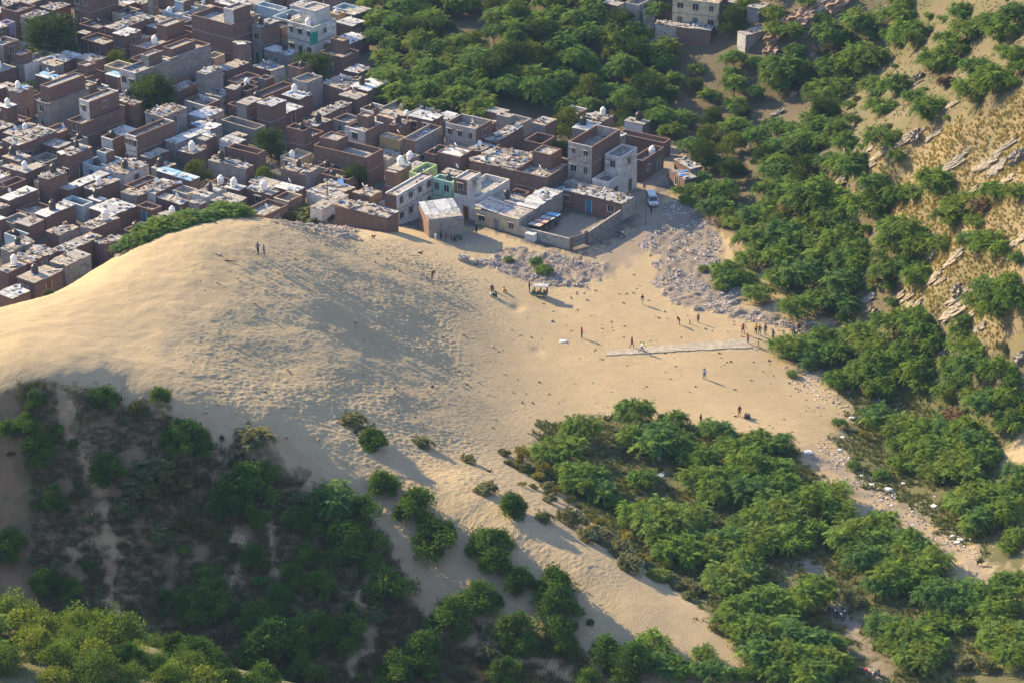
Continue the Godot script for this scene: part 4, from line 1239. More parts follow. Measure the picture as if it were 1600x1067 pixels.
func make_plants():
	var green := Color(0.090, 0.168, 0.027)
	plant_kit.thorn = [feathery(1, green, 6.0, 3.9, 8), feathery(2, Color(0.078, 0.155, 0.028), 6.0, 3.6, 9), feathery(3, Color(0.105, 0.182, 0.028), 6.0, 4.2, 8), feathery(4, Color(0.068, 0.140, 0.034), 6.0, 3.8, 7), feathery(5, Color(0.120, 0.190, 0.032), 6.0, 3.5, 9)]
	plant_kit.wood = [feathery(6, Color(0.090, 0.162, 0.024), 6.0, 5.4, 9), feathery(7, Color(0.072, 0.142, 0.026), 6.0, 5.8, 9), feathery(8, Color(0.118, 0.178, 0.026), 6.0, 5.0, 8)]
	plant_kit.yellow = [feathery(9, Color(0.21, 0.19, 0.03), 4.0, 2.4, 6), leafy(10, Color(0.23, 0.20, 0.03), 3.0, 1.8, 6, 0.2, 0.2, 60)]
	plant_kit.dense = [leafy(11, Color(0.086, 0.158, 0.028), 4.0, 3.3, 15, 0.0, 0.17, 210, 0.05), leafy(12, Color(0.078, 0.150, 0.028), 4.0, 3.6, 16, 0.0, 0.17, 210, 0.05), leafy(13, Color(0.098, 0.170, 0.030), 4.0, 3.0, 14, 0.0, 0.17, 210, 0.05)]
	plant_kit.olive = [leafy(14, Color(0.105, 0.115, 0.036), 4.0, 2.6, 10, 0.2, 0.22, 90), feathery(15, Color(0.10, 0.115, 0.04), 4.0, 2.4, 7)]
	plant_kit.dry = [feathery(23, Color(0.17, 0.13, 0.075), 4.0, 2.4, 6)]
	plant_kit.gray = [feathery(16, Color(0.115, 0.13, 0.06), 4.0, 2.5, 7)]
	plant_kit.tree = [leafy(17, Color(0.070, 0.115, 0.022), 7.0, 6.6, 20, 0.7, 0.24, 190, 0.1), leafy(18, Color(0.060, 0.102, 0.022), 7.0, 7.2, 22, 0.8, 0.24, 190, 0.1)]
	plant_kit.tree_light = [leafy(19, Color(0.125, 0.16, 0.022), 6.0, 5.8, 16, 0.7, 0.24, 150, 0.1)]
	plant_kit.front = [leafy(20, Color(0.15, 0.22, 0.035), 5.0, 3.8, 18, 0.1, 0.2, 110, 0.05), leafy(21, Color(0.12, 0.19, 0.034), 5.0, 4.2, 18, 0.1, 0.2, 110, 0.05), leafy(22, Color(0.19, 0.245, 0.04), 5.0, 3.4, 16, 0.1, 0.2, 100, 0.05)]
	var hill_l := "thorn bush on the rocky hillside"
	var hill_g := "thorn bushes on the rocky hillside"
	var tiles := [[1200, 0, 3.9525], [1200, 250, 3.9525], [1200, 480, 3.9525], [1200, 750, 3.365], [750, 600, 2.284], [0, 580, 2.19]]
	var lists := [
		[[390, 215, 220], [560, 140, 230], [800, 110, 230], [900, 230, 270], [780, 220, 160], [1200, 70, 180], [1230, 190, 220], [1450, 200, 260], [1530, 90, 220], [330, 115, 110], [430, 420, 260], [600, 360, 300], [430, 560, 190], [380, 310, 150], [650, 540, 180], [790, 530, 220], [900, 600, 150], [690, 670, 200], [990, 680, 220], [1080, 370, 260], [1000, 400, 180], [1170, 290, 180], [1100, 510, 160], [1280, 410, 200], [1400, 470, 260], [1260, 570, 240], [1390, 530, 220], [1540, 340, 160], [1550, 420, 140], [130, 420, 280], [60, 500, 200], [200, 470, 180], [40, 790, 160], [150, 790, 140], [290, 740, 180], [260, 800, 160], [200, 900, 260], [60, 950, 250], [480, 890, 180], [700, 870, 230], [800, 970, 110], [540, 1020, 230], [390, 1010, 180], [520, 740, 110], [350, 880, 140], [1350, 130, 180], [1100, 250, 150], [240, 20, 120], [850, 20, 120], [650, 200, 140], [480, 240, 140]],
		[[540, 50, 230], [430, 40, 180], [150, 160, 200], [300, 230, 330], [180, 280, 220], [400, 330, 260], [60, 100, 250], [680, 160, 240], [820, 210, 220], [620, 290, 280], [700, 270, 200], [900, 210, 160], [1050, 150, 280], [1220, 280, 260], [1130, 370, 220], [1330, 280, 190], [1290, 380, 140], [1400, 200, 200], [1530, 210, 160], [750, 420, 160], [860, 480, 340], [780, 520, 240], [950, 540, 240], [1080, 520, 180], [1250, 510, 200], [1390, 540, 280], [1540, 610, 130], [450, 510, 260], [280, 480, 240], [120, 480, 280], [350, 600, 240], [500, 620, 220], [560, 560, 180], [100, 620, 260], [220, 720, 300], [60, 750, 200], [470, 770, 260], [860, 680, 300], [720, 690, 200], [950, 720, 220], [650, 760, 110, 1], [430, 880, 260], [180, 920, 240], [330, 850, 200], [1290, 880, 180], [1400, 820, 300], [1520, 870, 240], [1420, 920, 240], [1300, 770, 140], [1230, 1000, 140], [60, 430, 140, 1], [560, 640, 160], [1500, 760, 200], [250, 400, 200], [500, 430, 150], [20, 330, 220], [-60, 380, 240], [-80, 500, 250], [-110, 620, 200], [-130, 740, 140], [-60, 830, 180], [-250, 690, 200], [-280, 780, 110]],
		[[150, 260, 260], [60, 240, 140], [330, 220, 280], [420, 290, 240], [560, 200, 280], [680, 250, 260], [780, 120, 300], [950, 120, 300], [1020, 220, 220], [880, 280, 260], [700, 360, 280], [800, 330, 200], [450, 440, 220], [600, 430, 220], [560, 380, 180], [700, 500, 220], [820, 440, 200], [930, 380, 260], [960, 470, 180], [250, 330, 200], [150, 410, 80], [640, 510, 160], [1200, 160, 180], [1250, 260, 280], [1150, 360, 220], [1300, 380, 320], [1180, 470, 260], [1100, 540, 200], [1420, 390, 240], [1520, 440, 140], [1380, 600, 340], [1270, 560, 200], [1500, 560, 220], [1540, 650, 180], [1480, 740, 200], [1180, 660, 240], [1100, 700, 200], [680, 690, 260], [840, 760, 280], [980, 770, 260], [1120, 790, 240], [1240, 760, 240], [1300, 830, 240], [860, 870, 260], [1010, 900, 300], [1160, 900, 300], [1330, 920, 240], [1200, 1000, 300], [1050, 1010, 240], [1540, 1020, 200], [440, 720, 110], [920, 960, 200], [820, 970, 180], [700, 1030, 120], [600, 800, 90, 1], [530, 980, 100]],
		[[90, 50, 200], [330, 80, 280], [220, 120, 260], [380, 180, 220], [100, 230, 260], [60, 340, 240], [220, 270, 200], [160, 330, 180], [620, 230, 200], [560, 200, 130], [450, 310, 320], [600, 310, 280], [760, 320, 240], [500, 420, 280], [680, 410, 260], [870, 430, 240], [640, 500, 300], [780, 500, 260], [600, 560, 220], [900, 620, 300], [1040, 600, 280], [1150, 620, 280], [1270, 640, 240], [980, 680, 240], [1170, 720, 260], [260, 590, 260], [180, 640, 240], [60, 630, 180], [640, 790, 300], [740, 830, 300], [820, 790, 240], [780, 930, 280], [680, 880, 220], [860, 900, 220], [1240, 820, 280], [1300, 920, 260], [1180, 860, 200], [100, 800, 260], [230, 850, 260], [330, 860, 180], [120, 930, 300], [290, 960, 280], [380, 980, 160], [60, 1000, 240], [200, 1040, 280], [1050, 120, 280], [1150, 80, 260], [1290, 60, 220], [1260, 170, 240], [1130, 210, 240], [1080, 240, 180], [1310, 300, 160], [1260, 350, 120], [980, 120, 150], [1320, 520, 140], [1230, 530, 160], [920, 740, 180], [1000, 760, 160], [420, 600, 90, 2], [480, 640, 100, 2], [1020, 960, 120, 2], [1150, 980, 110, 2]],
		[[550, 110, 170], [690, 130, 130], [840, 165, 150], [640, 210, 250], [540, 200, 150], [720, 200, 120], [360, 170, 170], [300, 240, 180], [240, 250, 140], [370, 340, 190], [320, 330, 140], [440, 390, 150], [480, 420, 100], [150, 262, 100, 1], [225, 310, 80, 1], [580, 340, 130], [780, 260, 180], [780, 340, 180], [880, 340, 160], [920, 230, 180], [1010, 200, 140], [1070, 220, 140], [960, 300, 180], [1060, 300, 160], [850, 390, 160], [980, 390, 200], [1090, 360, 140], [570, 470, 170], [650, 500, 240], [760, 480, 170], [680, 580, 200], [760, 590, 200], [830, 590, 180], [960, 500, 160], [1000, 560, 200], [900, 560, 180], [940, 640, 160], [1060, 470, 200], [1110, 540, 160], [880, 700, 200], [960, 680, 140], [1010, 770, 200], [930, 800, 180], [890, 850, 140], [980, 880, 200], [1080, 800, 160], [1090, 900, 220], [1000, 950, 200], [1090, 980, 160], [1010, 1000, 140], [320, 480, 100, 2], [440, 540, 110, 2], [380, 540, 80, 2], [500, 590, 110, 2], [540, 640, 110, 2], [640, 680, 90], [710, 715, 60, 2], [230, 475, 70, 2], [620, 930, 150], [700, 1010, 160], [640, 1000, 180], [800, 970, 110], [830, 1030, 160], [930, 1040, 90], [870, 1060, 80, 1], [660, 640, 60, 1],
			[115, 432, 100, 3], [460, 950, 150, 3], [560, 1000, 180, 3], [380, 1050, 120, 3], [50, 560, 130, 3], [60, 630, 130, 3], [150, 700, 120, 3], [270, 720, 160, 3], [290, 790, 150, 3], [290, 870, 140, 3], [310, 930, 110, 3], [130, 870, 170, 3], [170, 920, 120, 3], [20, 760, 140, 3], [90, 1020, 120, 3], [40, 950, 110, 2], [395, 850, 28, 3], [500, 1010, 130, 3]],
		[[120, 90, 80, 3], [360, 90, 110, 3], [548, 72, 85, 3], [470, 130, 80, 4], [30, 190, 90, 3], [90, 170, 120, 3], [130, 260, 130, 3], [200, 200, 60, 3], [640, 220, 150, 3], [590, 230, 100, 3], [690, 260, 90, 3], [370, 340, 140, 3], [550, 340, 150, 4], [610, 370, 120, 4], [500, 400, 130, 4], [440, 460, 110, 4], [850, 400, 210, 3], [800, 440, 160, 3], [900, 350, 130, 3], [890, 500, 90, 3], [180, 430, 110, 3], [260, 430, 60, 4], [870, 630, 110, 3], [1000, 500, 100, 3], [1080, 500, 110, 3], [710, 700, 130, 3], [640, 780, 120, 3], [700, 780, 150, 3], [770, 800, 120, 3], [660, 820, 120, 3], [900, 820, 160, 3], [960, 780, 120, 3], [870, 870, 120, 3], [940, 940, 220, 3], [1020, 900, 180, 3], [680, 970, 160, 3], [740, 1000, 140, 3], [1040, 1010, 150, 3], [860, 960, 140, 3], [40, 560, 120, 3], [20, 620, 110, 3], [560, 560, 110, 4], [640, 520, 100, 4], [720, 560, 90, 4], [250, 740, 100, 3], [150, 720, 110, 3], [240, 830, 100, 3], [440, 980, 120, 3], [540, 1000, 130, 3], [600, 940, 120, 3], [900, 1040, 160, 3], [780, 1050, 120, 3], [330, 700, 60, 4], [420, 600, 50, 4], [1140, 450, 190, 5], [1312, 376, 100, 3], [1420, 450, 140, 3], [1500, 555, 160, 3], [1180, 570, 160, 3], [1230, 480, 150, 3], [1330, 710, 160, 3], [1260, 590, 140, 3], [1670, 570, 140, 3], [1100, 720, 110, 3], [1100, 870, 130, 3], [1545, 820, 160, 3], [1630, 755, 120, 3], [1440, 960, 140, 3], [1360, 1015, 140, 3], [1280, 830, 90, 4], [1280, 230, 90, 3], [1190, 880, 130, 3], [1000, 700, 110, 3], [1050, 620, 100, 3]],
	]
	for i in lists.size():
		for b in lists[i]:
			var u: float = tiles[i][0] + b[0] / tiles[i][2]
			var v: float = tiles[i][1] + b[1] / tiles[i][2]
			var w: float = b[2] / tiles[i][2] * (1.12 if i < 2 else (0.93 if i == 3 or i == 4 else 1.0))
			var kind: int = b[3] if b.size() > 3 else 0
			match kind:
				0:
					if i < 3 and (int(b[0]) + int(b[1])) % 23 == 0:
						bush_px(u, v, w * 0.8, "dry", "dry_bush", "withered brown bush on the rocky hillside", "withered bushes on the hillside")
					elif i < 2 or (i == 2 and b[0] > 1050 and b[1] < 560):
						bush_px(u, v, w, "thorn", "thorn_bush", hill_l, hill_g)
					elif i == 2 and b[1] < 560:
						bush_px(u, v, w, "thorn", "thorn_bush", "thorn bush in the big thicket", "thorn bushes of the thicket beside the pitch")
					else:
						bush_px(u, v, w, "thorn", "thorn_bush", "thorn bush on the valley floor", "thorn bushes on the valley floor")
				1: bush_px(u, v, w, "yellow", "yellow_bush", "yellowing bush among thorn bushes", "yellowing bushes")
				2: bush_px(u, v, w, "gray", "pale_bush", "pale grey-green bush", "pale grey-green bushes")
				3: bush_px(u, v, w * (0.95 if i == 5 and b[0] < 1090 else 1.1), "dense", "shrub", "dense dark shrub on the shaded slope", "dark shrubs on the shaded slope", "shrub", 0.3)
				4: bush_px(u, v, w, "olive", "olive_shrub", "olive shrub on the shaded slope", "olive shrubs on the shaded slope", "shrub")
				5: bush_px(u, v, w, "thorn", "thorn_bush", "lone light green thorn bush at the sand edge of the shaded slope", "")
	# the shrubs that stand singly on the sand
	for b in [[600, 752, 46], [800, 789, 46], [587, 686, 38]]:
		bush_px(b[0], b[1], b[2], "dense", "shrub", "round dark shrub alone on bare sand", "single round shrubs on the sand", "shrub", 0.3)
	for b in [[552, 655, 40], [570, 672, 34], [660, 690, 36], [730, 718, 26], [758, 762, 36], [400, 678, 60], [385, 690, 50]]:
		bush_px(b[0], b[1], b[2], "gray", "sand_tuft", "grey-green tuft on the dune sand", "tufts on the dune", "bush", 0.15, 0.7)
	# scrub along the crest between dune and town, and weeds on the dump
	for b in [[195, 56], [212, 66], [230, 72], [250, 72], [270, 74], [290, 72], [308, 66], [324, 58], [336, 60], [350, 74], [366, 66], [380, 44]]:
		# rooted just behind the crest: climb the picture column until the ground jumps back to the town
		var q := on_ground(b[0], 430)
		for k in 110:
			var e := on_ground(b[0], 430 - k)
			if e.y < 9.0 or e.z < q.z - 9.0:
				break
			q = e
		q.z -= 0.9
		q.y = ground(q.x, q.z)
		plant("thorn", "thorn_bush", q - Vector3(0, 0.1, 0), 0.85 * b[1] / px_per_m(q), "spreading thorn bush before the roofs", "bush", "thorn bushes on the dune crest", 0.62)
	for b in [[420, 336, 46], [450, 334, 54], [475, 338, 54], [500, 344, 46], [462, 342, 40], [400, 330, 36],  [95, 440, 34], [75, 460, 26], [140, 415, 36]]:
		bush_px(b[0], b[1], b[2], "olive", "weed_clump", "scrubby weed clump behind the dune", "weeds behind the dune", "bush", 0.12, 0.7)
	for b in [[795, 408, 20], [838, 412, 26], [850, 424, 30], [1100, 421, 20], [1135, 437, 50], [1150, 440, 40], [1060, 300, 24], [1070, 312, 22], [1085, 318, 30], [1100, 305, 60], [1120, 330, 60], [1095, 285, 40]]:
		bush_px(b[0], b[1], b[2], "thorn", "dump_bush", "green bush growing from refuse", "bushes on the refuse", "bush", 0.15)
	# trees in the town
	var tl := [[87, 95, 88, 0, "broad dark tree towering over brick houses"], [181, 114, 42, 1, "bright young tree behind the white-fronted house"], [43, 156, 36, 0, "small dark tree beside a dirt yard in the town"], [243, 190, 80, 0, "spreading tree below the white-fronted house"], [306, 284, 38, 1, "yellow-green tree beside the grey house with jumbled roof"], [485, 138, 68, 0, "leafy tree behind the white sheet roof"], [422, 246, 52, 0, "tall full tree beside the narrow brick house"], [412, 290, 34, 1, "light green sapling between low brick roofs"], [556, 296, 46, 0, "round tree beside the largest brick house"], [518, 246, 24, 1, "little green bush-like tree behind a brick wall"], [876, 250, 36, 0, "small tree squeezed beside the three-storey grey house"], [888, 216, 52, 1, "light tree below the wooded slope behind brick shells"], [1146, 52, 46, 0, "dense tree between the hill huts and boulders"]]
	for t in tl:
		var q := on_ground(t[0], t[1])
		plant("tree" if t[3] == 0 else "tree_light", "tree", q - Vector3(0, 0.1, 0), t[2] * 1.12 / px_per_m(q), t[4], "tree", "", 0.95)
	# the wood behind the town
	var poly := PackedVector2Array()
	var holes := [[728, 40, 42], [1070, 165, 34], [1225, 175, 46], [1110, 25, 62], [1050, 50, 50], [1172, 60, 40], [1085, 75, 40], [1180, 120, 24], [1290, 240, 30], [1250, 260, 22], [1270, 350, 24], [965, 15, 40], [650, 20, 14], [800, 185, 26], [930, 195, 34], [998, 196, 20], [1055, 285, 40], [1130, 75, 36], [700, 195, 34], [860, 200, 30]]
	for p in [[572, -30], [585, 40], [598, 120], [604, 168], [660, 182], [740, 186], [775, 168], [905, 180], [960, 182], [1000, 190], [1060, 215], [1098, 270], [1120, 330], [1190, 390], [1250, 345], [1330, 330], [1345, 260], [1300, 190], [1270, 120], [1250, 60], [1215, 20], [1210, -40], [930, -30]]:
		poly.append(Vector2(p[0], p[1]))
	var r := RandomNumberGenerator.new()
	r.seed = 321
	var kept := []
	for i in 2400:
		var p := Vector2(r.randf_range(560, 1350), r.randf_range(-30, 400))
		if not Geometry2D.is_point_in_polygon(p, poly):
			continue
		var bad := false
		for h in holes:
			if Vector2((p.x - h[0]), (p.y - h[1]) * 1.8).length() < h[2]:
				bad = true
		if bad:
			continue
		var q := on_ground(p.x, p.y + 8)
		for k in kept:
			if Vector2(k.x - q.x, k.z - q.z).length() < (3.4 if p.x < 1080 else 3.9):
				bad = true
				break
		if bad:
			continue
		kept.append(q)
	for q in kept:
		var big := r.randf()
		plant("wood" if big < 0.8 else ("tree" if big < 0.93 else "tree_light"), "thicket_tree", q, r.randf_range(4.6, 8.2) * (0.78 if q.x > 28.0 else 1.0), "thorn tree in the wood" if big < 0.8 else "leafy rounded tree in the wood", "tree", "thorn trees of the wood behind the town" if big < 0.8 else "leafy trees of the wood behind the town", 0.9)
	# low scrub filling the gaps on the hillside
	for i in 600:
		var p := Vector2(r.randf_range(1270, 1600), r.randf_range(0, 560))
		var q := on_ground(p.x, p.y)
		if zone(q.x, q.z) != Z.HILL or n_mid.get_noise_2d(q.x * 0.8, q.z * 0.8) < 0.0:
			continue
		var bad := false
		for k in kept:
			if Vector2(k.x - q.x, k.z - q.z).length() < 3.0:
				bad = true
				break
		if bad:
			continue
		kept.append(q)
		plant("thorn" if r.randf() < 0.85 else "gray", "low_scrub", q - Vector3(0, 0.05, 0), r.randf_range(1.4, 3.6), "low scrub in the gaps of the hillside", "bush", "low scrub on the hillside", 0.9)
	# low growth between the shrubs of the shaded slope, and along the foot of the dune
	for i in 520:
		var q := on_ground(r.randf_range(0, 900), r.randf_range(610, 1060))
		if zone(q.x, q.z) != Z.SLOPE or n_mid.get_noise_2d(q.x * 1.1 + 9.0, q.z * 1.1) < -0.02 or q.z > -214.0:
			continue
		var bad := false
		for k in kept:
			if Vector2(k.x - q.x, k.z - q.z).length() < 1.9:
				bad = true
				break
		if bad:
			continue
		kept.append(q)
		plant(["olive", "gray", "dense", "thorn"][r.randi() % 4], "slope_scrub", q - Vector3(0, 0.05, 0), r.randf_range(0.8, 2.3), "low scrub between shrubs of the shaded slope", "bush", "low scrub on the shaded slope", 0.8)
	for i in 46:
		var f := r.randf()
		plant(["gray", "olive", "yellow", "gray"][r.randi() % 4], "edge_tuft", on_ground(lerpf(790, 1090, f) + r.randfn() * 9.0, lerpf(722, 940, f) + r.randfn() * 9.0 - 4.0), r.randf_range(0.7, 2.0), "tuft along the dune foot", "bush", "tufts along the foot of the dune", 0.9)
	# sunlit bushes on the near hill
	var near_ := []
	for i in 1300:
		var x := r.randf_range(-58, -18)
		var z := r.randf_range(-207, -178)
		var y := ground(x, z)
		var far_enough := true
		for k in near_:
			if Vector2(k.x - x, k.y - z).length() < 2.9:
				far_enough = false
				break
		if far_enough and y > 1.5 and y > 148.0 + z * 0.69 - 14.0 and 533.5 + F * tan(atan2(148.0 - y - 3.0, -z) - deg_to_rad(PITCH)) > 880.0 + 0.52 * (800.0 + F * x / (-z / 0.9)):
			near_.append(Vector2(x, z))
			plant("front" if r.randf() < 0.8 else "thorn", "sunlit_bush", Vector3(x, ground(x, z) - 0.1, z), r.randf_range(2.6, 6.0), "sunlit leafy bush on the near hill", "bush", "sunlit bushes on the near hillside", 1.0)
	make_grass()

func tuft_mesh(seed_: int, n: int, h: float, spread: float) -> ArrayMesh:
	var r := RandomNumberGenerator.new()
	r.seed = seed_
	var s := SurfaceTool.new()
	s.begin(Mesh.PRIMITIVE_TRIANGLES)
	for i in n:
		var an := r.randf() * TAU
		var d := Vector3(cos(an), 0, sin(an))
		var p := d * r.randf() * spread * 0.5
		var tip := p + d * r.randf_range(0.1, 0.5) * h + Vector3(0, h * r.randf_range(0.6, 1.1), 0)
		var side := d.cross(Vector3.UP) * 0.045
		var k := r.randf_range(0.8, 1.2)
		s.set_color(Color(k, k, k))
		s.add_vertex(p - side); s.add_vertex(tip); s.add_vertex(p + side)
	s.generate_normals()
	return s.commit()

func scatter(called: String, label: String, category: String, mesh: Mesh, m: Material, spots: Array, cols: Array, smin: float, smax: float, r: RandomNumberGenerator, tumble := 0.0):
	var mm := MultiMesh.new()
	mm.transform_format = MultiMesh.TRANSFORM_3D
	mm.use_colors = true
	mm.mesh = mesh
	mm.instance_count = spots.size()
	for i in spots.size():
		var k := r.randf_range(smin, smax)
		var b := Basis.from_euler(Vector3(r.randf_range(-tumble, tumble), r.randf() * TAU, r.randf_range(-tumble, tumble))).scaled(Vector3(k, k * r.randf_range(0.7, 1.3), k))
		mm.set_instance_transform(i, Transform3D(b, spots[i]))
		var c: Color = cols[r.randi() % cols.size()]
		var f := r.randf_range(0.8, 1.2)
		mm.set_instance_color(i, Color(c.r * f, c.g * f, c.b * f))
	var o := MultiMeshInstance3D.new()
	o.name = called
	o.multimesh = mm
	o.material_override = m
	add_child(o)
	o.set_meta("kind", "stuff")
	o.set_meta("label", label)
	o.set_meta("category", category)

func spots_in(zones: Array, n: int, r: RandomNumberGenerator, box_: Rect2, patchy := -1.0) -> Array:
	var out := []
	for i in n * 6:
		if out.size() >= n:
			break
		var x := r.randf_range(box_.position.x, box_.end.x)
		var z := r.randf_range(box_.position.y, box_.end.y)
		if absf(x) > -z * 0.235:
			continue
		if zones.has(zone(x + n_mid.get_noise_2d(x, z) * 3.0, z)) and n_mid.get_noise_2d(x * 1.3, z * 1.3) > patchy:
			out.append(Vector3(x, relief(x, z, 0.0, false) - 0.03, z))
	return out

func make_grass():
	var r := RandomNumberGenerator.new()
	r.seed = 808
	scatter("dry_grass", "dry golden grass covering the sunlit rocky spur", "grass", tuft_mesh(1, 18, 0.3, 0.6), M.leaf, spots_in([Z.GRASS], 16000, r, Rect2(30, -400, 70, 150)), [Color(0.40, 0.31, 0.14), Color(0.44, 0.34, 0.16), Color(0.32, 0.29, 0.11), Color(0.36, 0.28, 0.13)], 0.7, 1.5, r)
	scatter("hill_grass", "sparse dry grass between the hillside bushes", "grass", tuft_mesh(2, 12, 0.28, 0.5), M.leaf, spots_in([Z.HILL], 6000, r, Rect2(30, -480, 80, 260), -0.1), [Color(0.24, 0.20, 0.09), Color(0.17, 0.18, 0.06), Color(0.28, 0.22, 0.11)], 0.6, 1.3, r)
	scatter("valley_grass", "short green and straw grass on the valley floor", "grass", tuft_mesh(3, 14, 0.4, 0.6), M.leaf, spots_in([Z.SCRUB], 16000, r, Rect2(-5, -300, 75, 100), -0.3), [Color(0.15, 0.17, 0.05), Color(0.20, 0.19, 0.07), Color(0.12, 0.15, 0.045)], 0.6, 1.4, r)
	scatter("slope_weeds", "dark weeds and dry stalks on the shaded slope", "weeds", tuft_mesh(4, 16, 0.42, 0.8), M.leaf, spots_in([Z.SLOPE], 20000, r, Rect2(-62, -262, 80, 60), -0.45), [Color(0.14, 0.15, 0.06), Color(0.19, 0.155, 0.085), Color(0.11, 0.13, 0.05)], 0.5, 1.5, r)

# ---------- walled yard at the edge of the sand ----------
var yard_c: Vector3
var yard_a: Vector3
var yard_b: Vector3
const YARD_TURN := 32.0

func reserve_yard():
	var q := at_h(900, 379, 1.75)
	yard_c = Vector3(q.x, ground(q.x, q.z), q.z)
	var tr := deg_to_rad(YARD_TURN)
	yard_a = Vector3(-cos(tr), 0, -sin(tr))
	yard_b = Vector3(sin(tr), 0, -cos(tr))
	claim(rect_of(yard_c, yard_a, yard_b, 10.2, 14.2))
	claim(rect_of(yard_c + yard_b * 14.4, yard_a, yard_b, 12.2, 4.2))
	claim(rect_of(yard_c + yard_a * 10.4 + yard_b * 4.6, yard_a, yard_b, 3.4, 8.8))
	claim(rect_of(yard_c + yard_a * 10.4, yard_a, yard_b, 8.2, 4.4))

func make_yard():
	var turn := PI / 2 - deg_to_rad(YARD_TURN)
	var down := func(p: Vector3) -> Vector3: return Vector3(p.x, yard_c.y, p.z)
	house(down.call(yard_c + yard_b * 14.4), YARD_TURN, 12.2, 4.2, 2.7, "brick", "cement_pale", "mess", "long brick range with a scrap slab roof closing the back of the walled yard", {"win_a": 3, "win_b": 0, "door": "door_blue", "tank": 0.0})
	house(down.call(yard_c + yard_a * 10.4 + yard_b * 4.6), YARD_TURN, 3.4, 8.8, 3.0, "cement", "cement", "tin", "grey range with a white sheet roof along the side of the yard", {"win_a": 0, "win_b": 0, "tank": 0.0})
	house(down.call(yard_c + yard_a * 10.4), YARD_TURN, 8.2, 4.4, 3.0, "cream", "cement", "rusty", "long shed with rust streaked corrugated roof beside the walled yard", {"pitch": 0.1, "win_a": 3, "win_b": 0})
	var t := thing("yard_wall", "grey plastered wall around a bare yard, with a metal gate at its corner", "wall", yard_c, turn)
	# local x runs along the right-hand side, local -z along the front
	cube(t, "wall", Vector3(0.12, 0.6, -5.75), Vector3(0.24, 2.3, 9.2), M.cement_pale)
	cube(t, "coping", Vector3(0.12, 1.79, -5.75), Vector3(0.32, 0.08, 9.2), M.stone_pale)
	cube(t, "wall", Vector3(9.0, 0.6, -0.12), Vector3(10.6, 2.3, 0.24), M.cement)
	cube(t, "coping", Vector3(9.0, 1.79, -0.12), Vector3(10.6, 0.08, 0.32), M.stone_pale)
	for p in [Vector3(0.2, 0.75, -0.95), Vector3(3.5, 0.75, -0.15)]:
		cube(t, "gate_pillar", p, Vector3(0.42, 2.7, 0.42), M.brick)
	var g := Node3D.new()
	g.name = "gate"
	t.add_child(g, true)
	g.position = Vector3(1.85, 1.0, -0.5)
	g.rotation.y = atan2(-0.8, 2.9)
	for i in 4:
		cube(g, "gate_panel", Vector3(-1.05 + i * 0.7, 0.02, 0), Vector3(0.66, 1.7, 0.04), M.door_gray)
	for y in [-0.75, 0.1, 0.85]:
		cube(g, "gate_rail", Vector3(0, y, 0.04), Vector3(2.85, 0.07, 0.05), M.iron)
	var cab := thing("white_cabinet", "white metal box set against the outside of the yard wall", "cabinet", yard_c + yard_a * 7.7 - yard_b * 0.75, turn)
	cube(cab, "body", Vector3(0, 0.75, 0), Vector3(1.1, 1.5, 1.5), M.tank_white)
	cube(cab, "lid", Vector3(0, 1.53, 0), Vector3(1.2, 0.06, 1.6), M.tin_white)
	for z in [-0.36, 0.36]:
		cube(cab, "door", Vector3(-0.56, 0.75, z), Vector3(0.03, 1.36, 0.68), M.tin_white)
	for i in 4:
		rickshaw(yard_c + yard_a * 8.6 + yard_b * (1.8 + i * 1.75), turn + PI, ["tin_rusty", "pink", "tin", "tin_blue"][i], "iron", ["dark rickshaw with a rusty roof", "dark rickshaw with a pinkish roof", "dark rickshaw with a bare metal roof", "dark rickshaw with a bluish roof"][i] + " parked inside the walled yard")
	for p in [[1009, 352, 5.2, "slim iron pole standing at the corner of the yard range"], [513, 340, 6.5, "tall iron pole with a lamp head behind the dune crest"]]:
		var q := on_ground(p[0], p[1])
		var l := thing("iron_pole", p[3], "pole", q)
		var s := st_new()
		tube(s, [Vector3(0, -0.4, 0), Vector3(0, p[2], 0)], [0.09, 0.06], 8)
		part("post", done(s), M.iron, l)
		cube(l, "crossarm", Vector3(0.2, p[2] - 0.15, 0), Vector3(1.2, 0.08, 0.08), M.iron)
		if p[2] > 6.0:
			for x in [-0.35, 0.7]:
				cube(l, "lamp_head", Vector3(x, p[2] - 0.02, 0.05), Vector3(0.42, 0.3, 0.2), M.tin_white, Vector3(0.5, 0, 0))

# ---------- rocks ----------
func rock_mesh(seed_: int, rough: float, flat: float) -> ArrayMesh:
	# a faceted block, broken along layers
	var nn := FastNoiseLite.new()
	nn.seed = seed_
	nn.frequency = 0.9
	nn.fractal_octaves = 3
	var n := 6
	var s := SurfaceTool.new()
	s.begin(Mesh.PRIMITIVE_TRIANGLES)
	s.set_smooth_group(-1)
	var f := func(p: Vector3) -> Vector3:
		var q := p.normalized().lerp(p, 0.62)
		var k := 1.0 + rough * nn.get_noise_3dv(q * 1.6) + 0.4 * rough * nn.get_noise_3dv(q * 4.5)
		var r := q * k
		r.y = lerpf(r.y, snappedf(r.y, 0.4), 0.35 * flat)
		return r * 0.5
	for ax in 3:
		for sg in [-1.0, 1.0]:
			for i in n:
				for j in n:
					var c := []
					for d in [[0, 0], [1, 0], [1, 1], [0, 1]]:
						var a: float = -1.0 + 2.0 * (i + d[0]) / n
						var b: float = -1.0 + 2.0 * (j + d[1]) / n
						c.append(f.call([Vector3(sg, a, b), Vector3(a, sg, b), Vector3(a, b, sg)][ax]))
					quad(s, c[0], c[1], c[2], c[3])
	s.generate_normals()
	return s.commit()

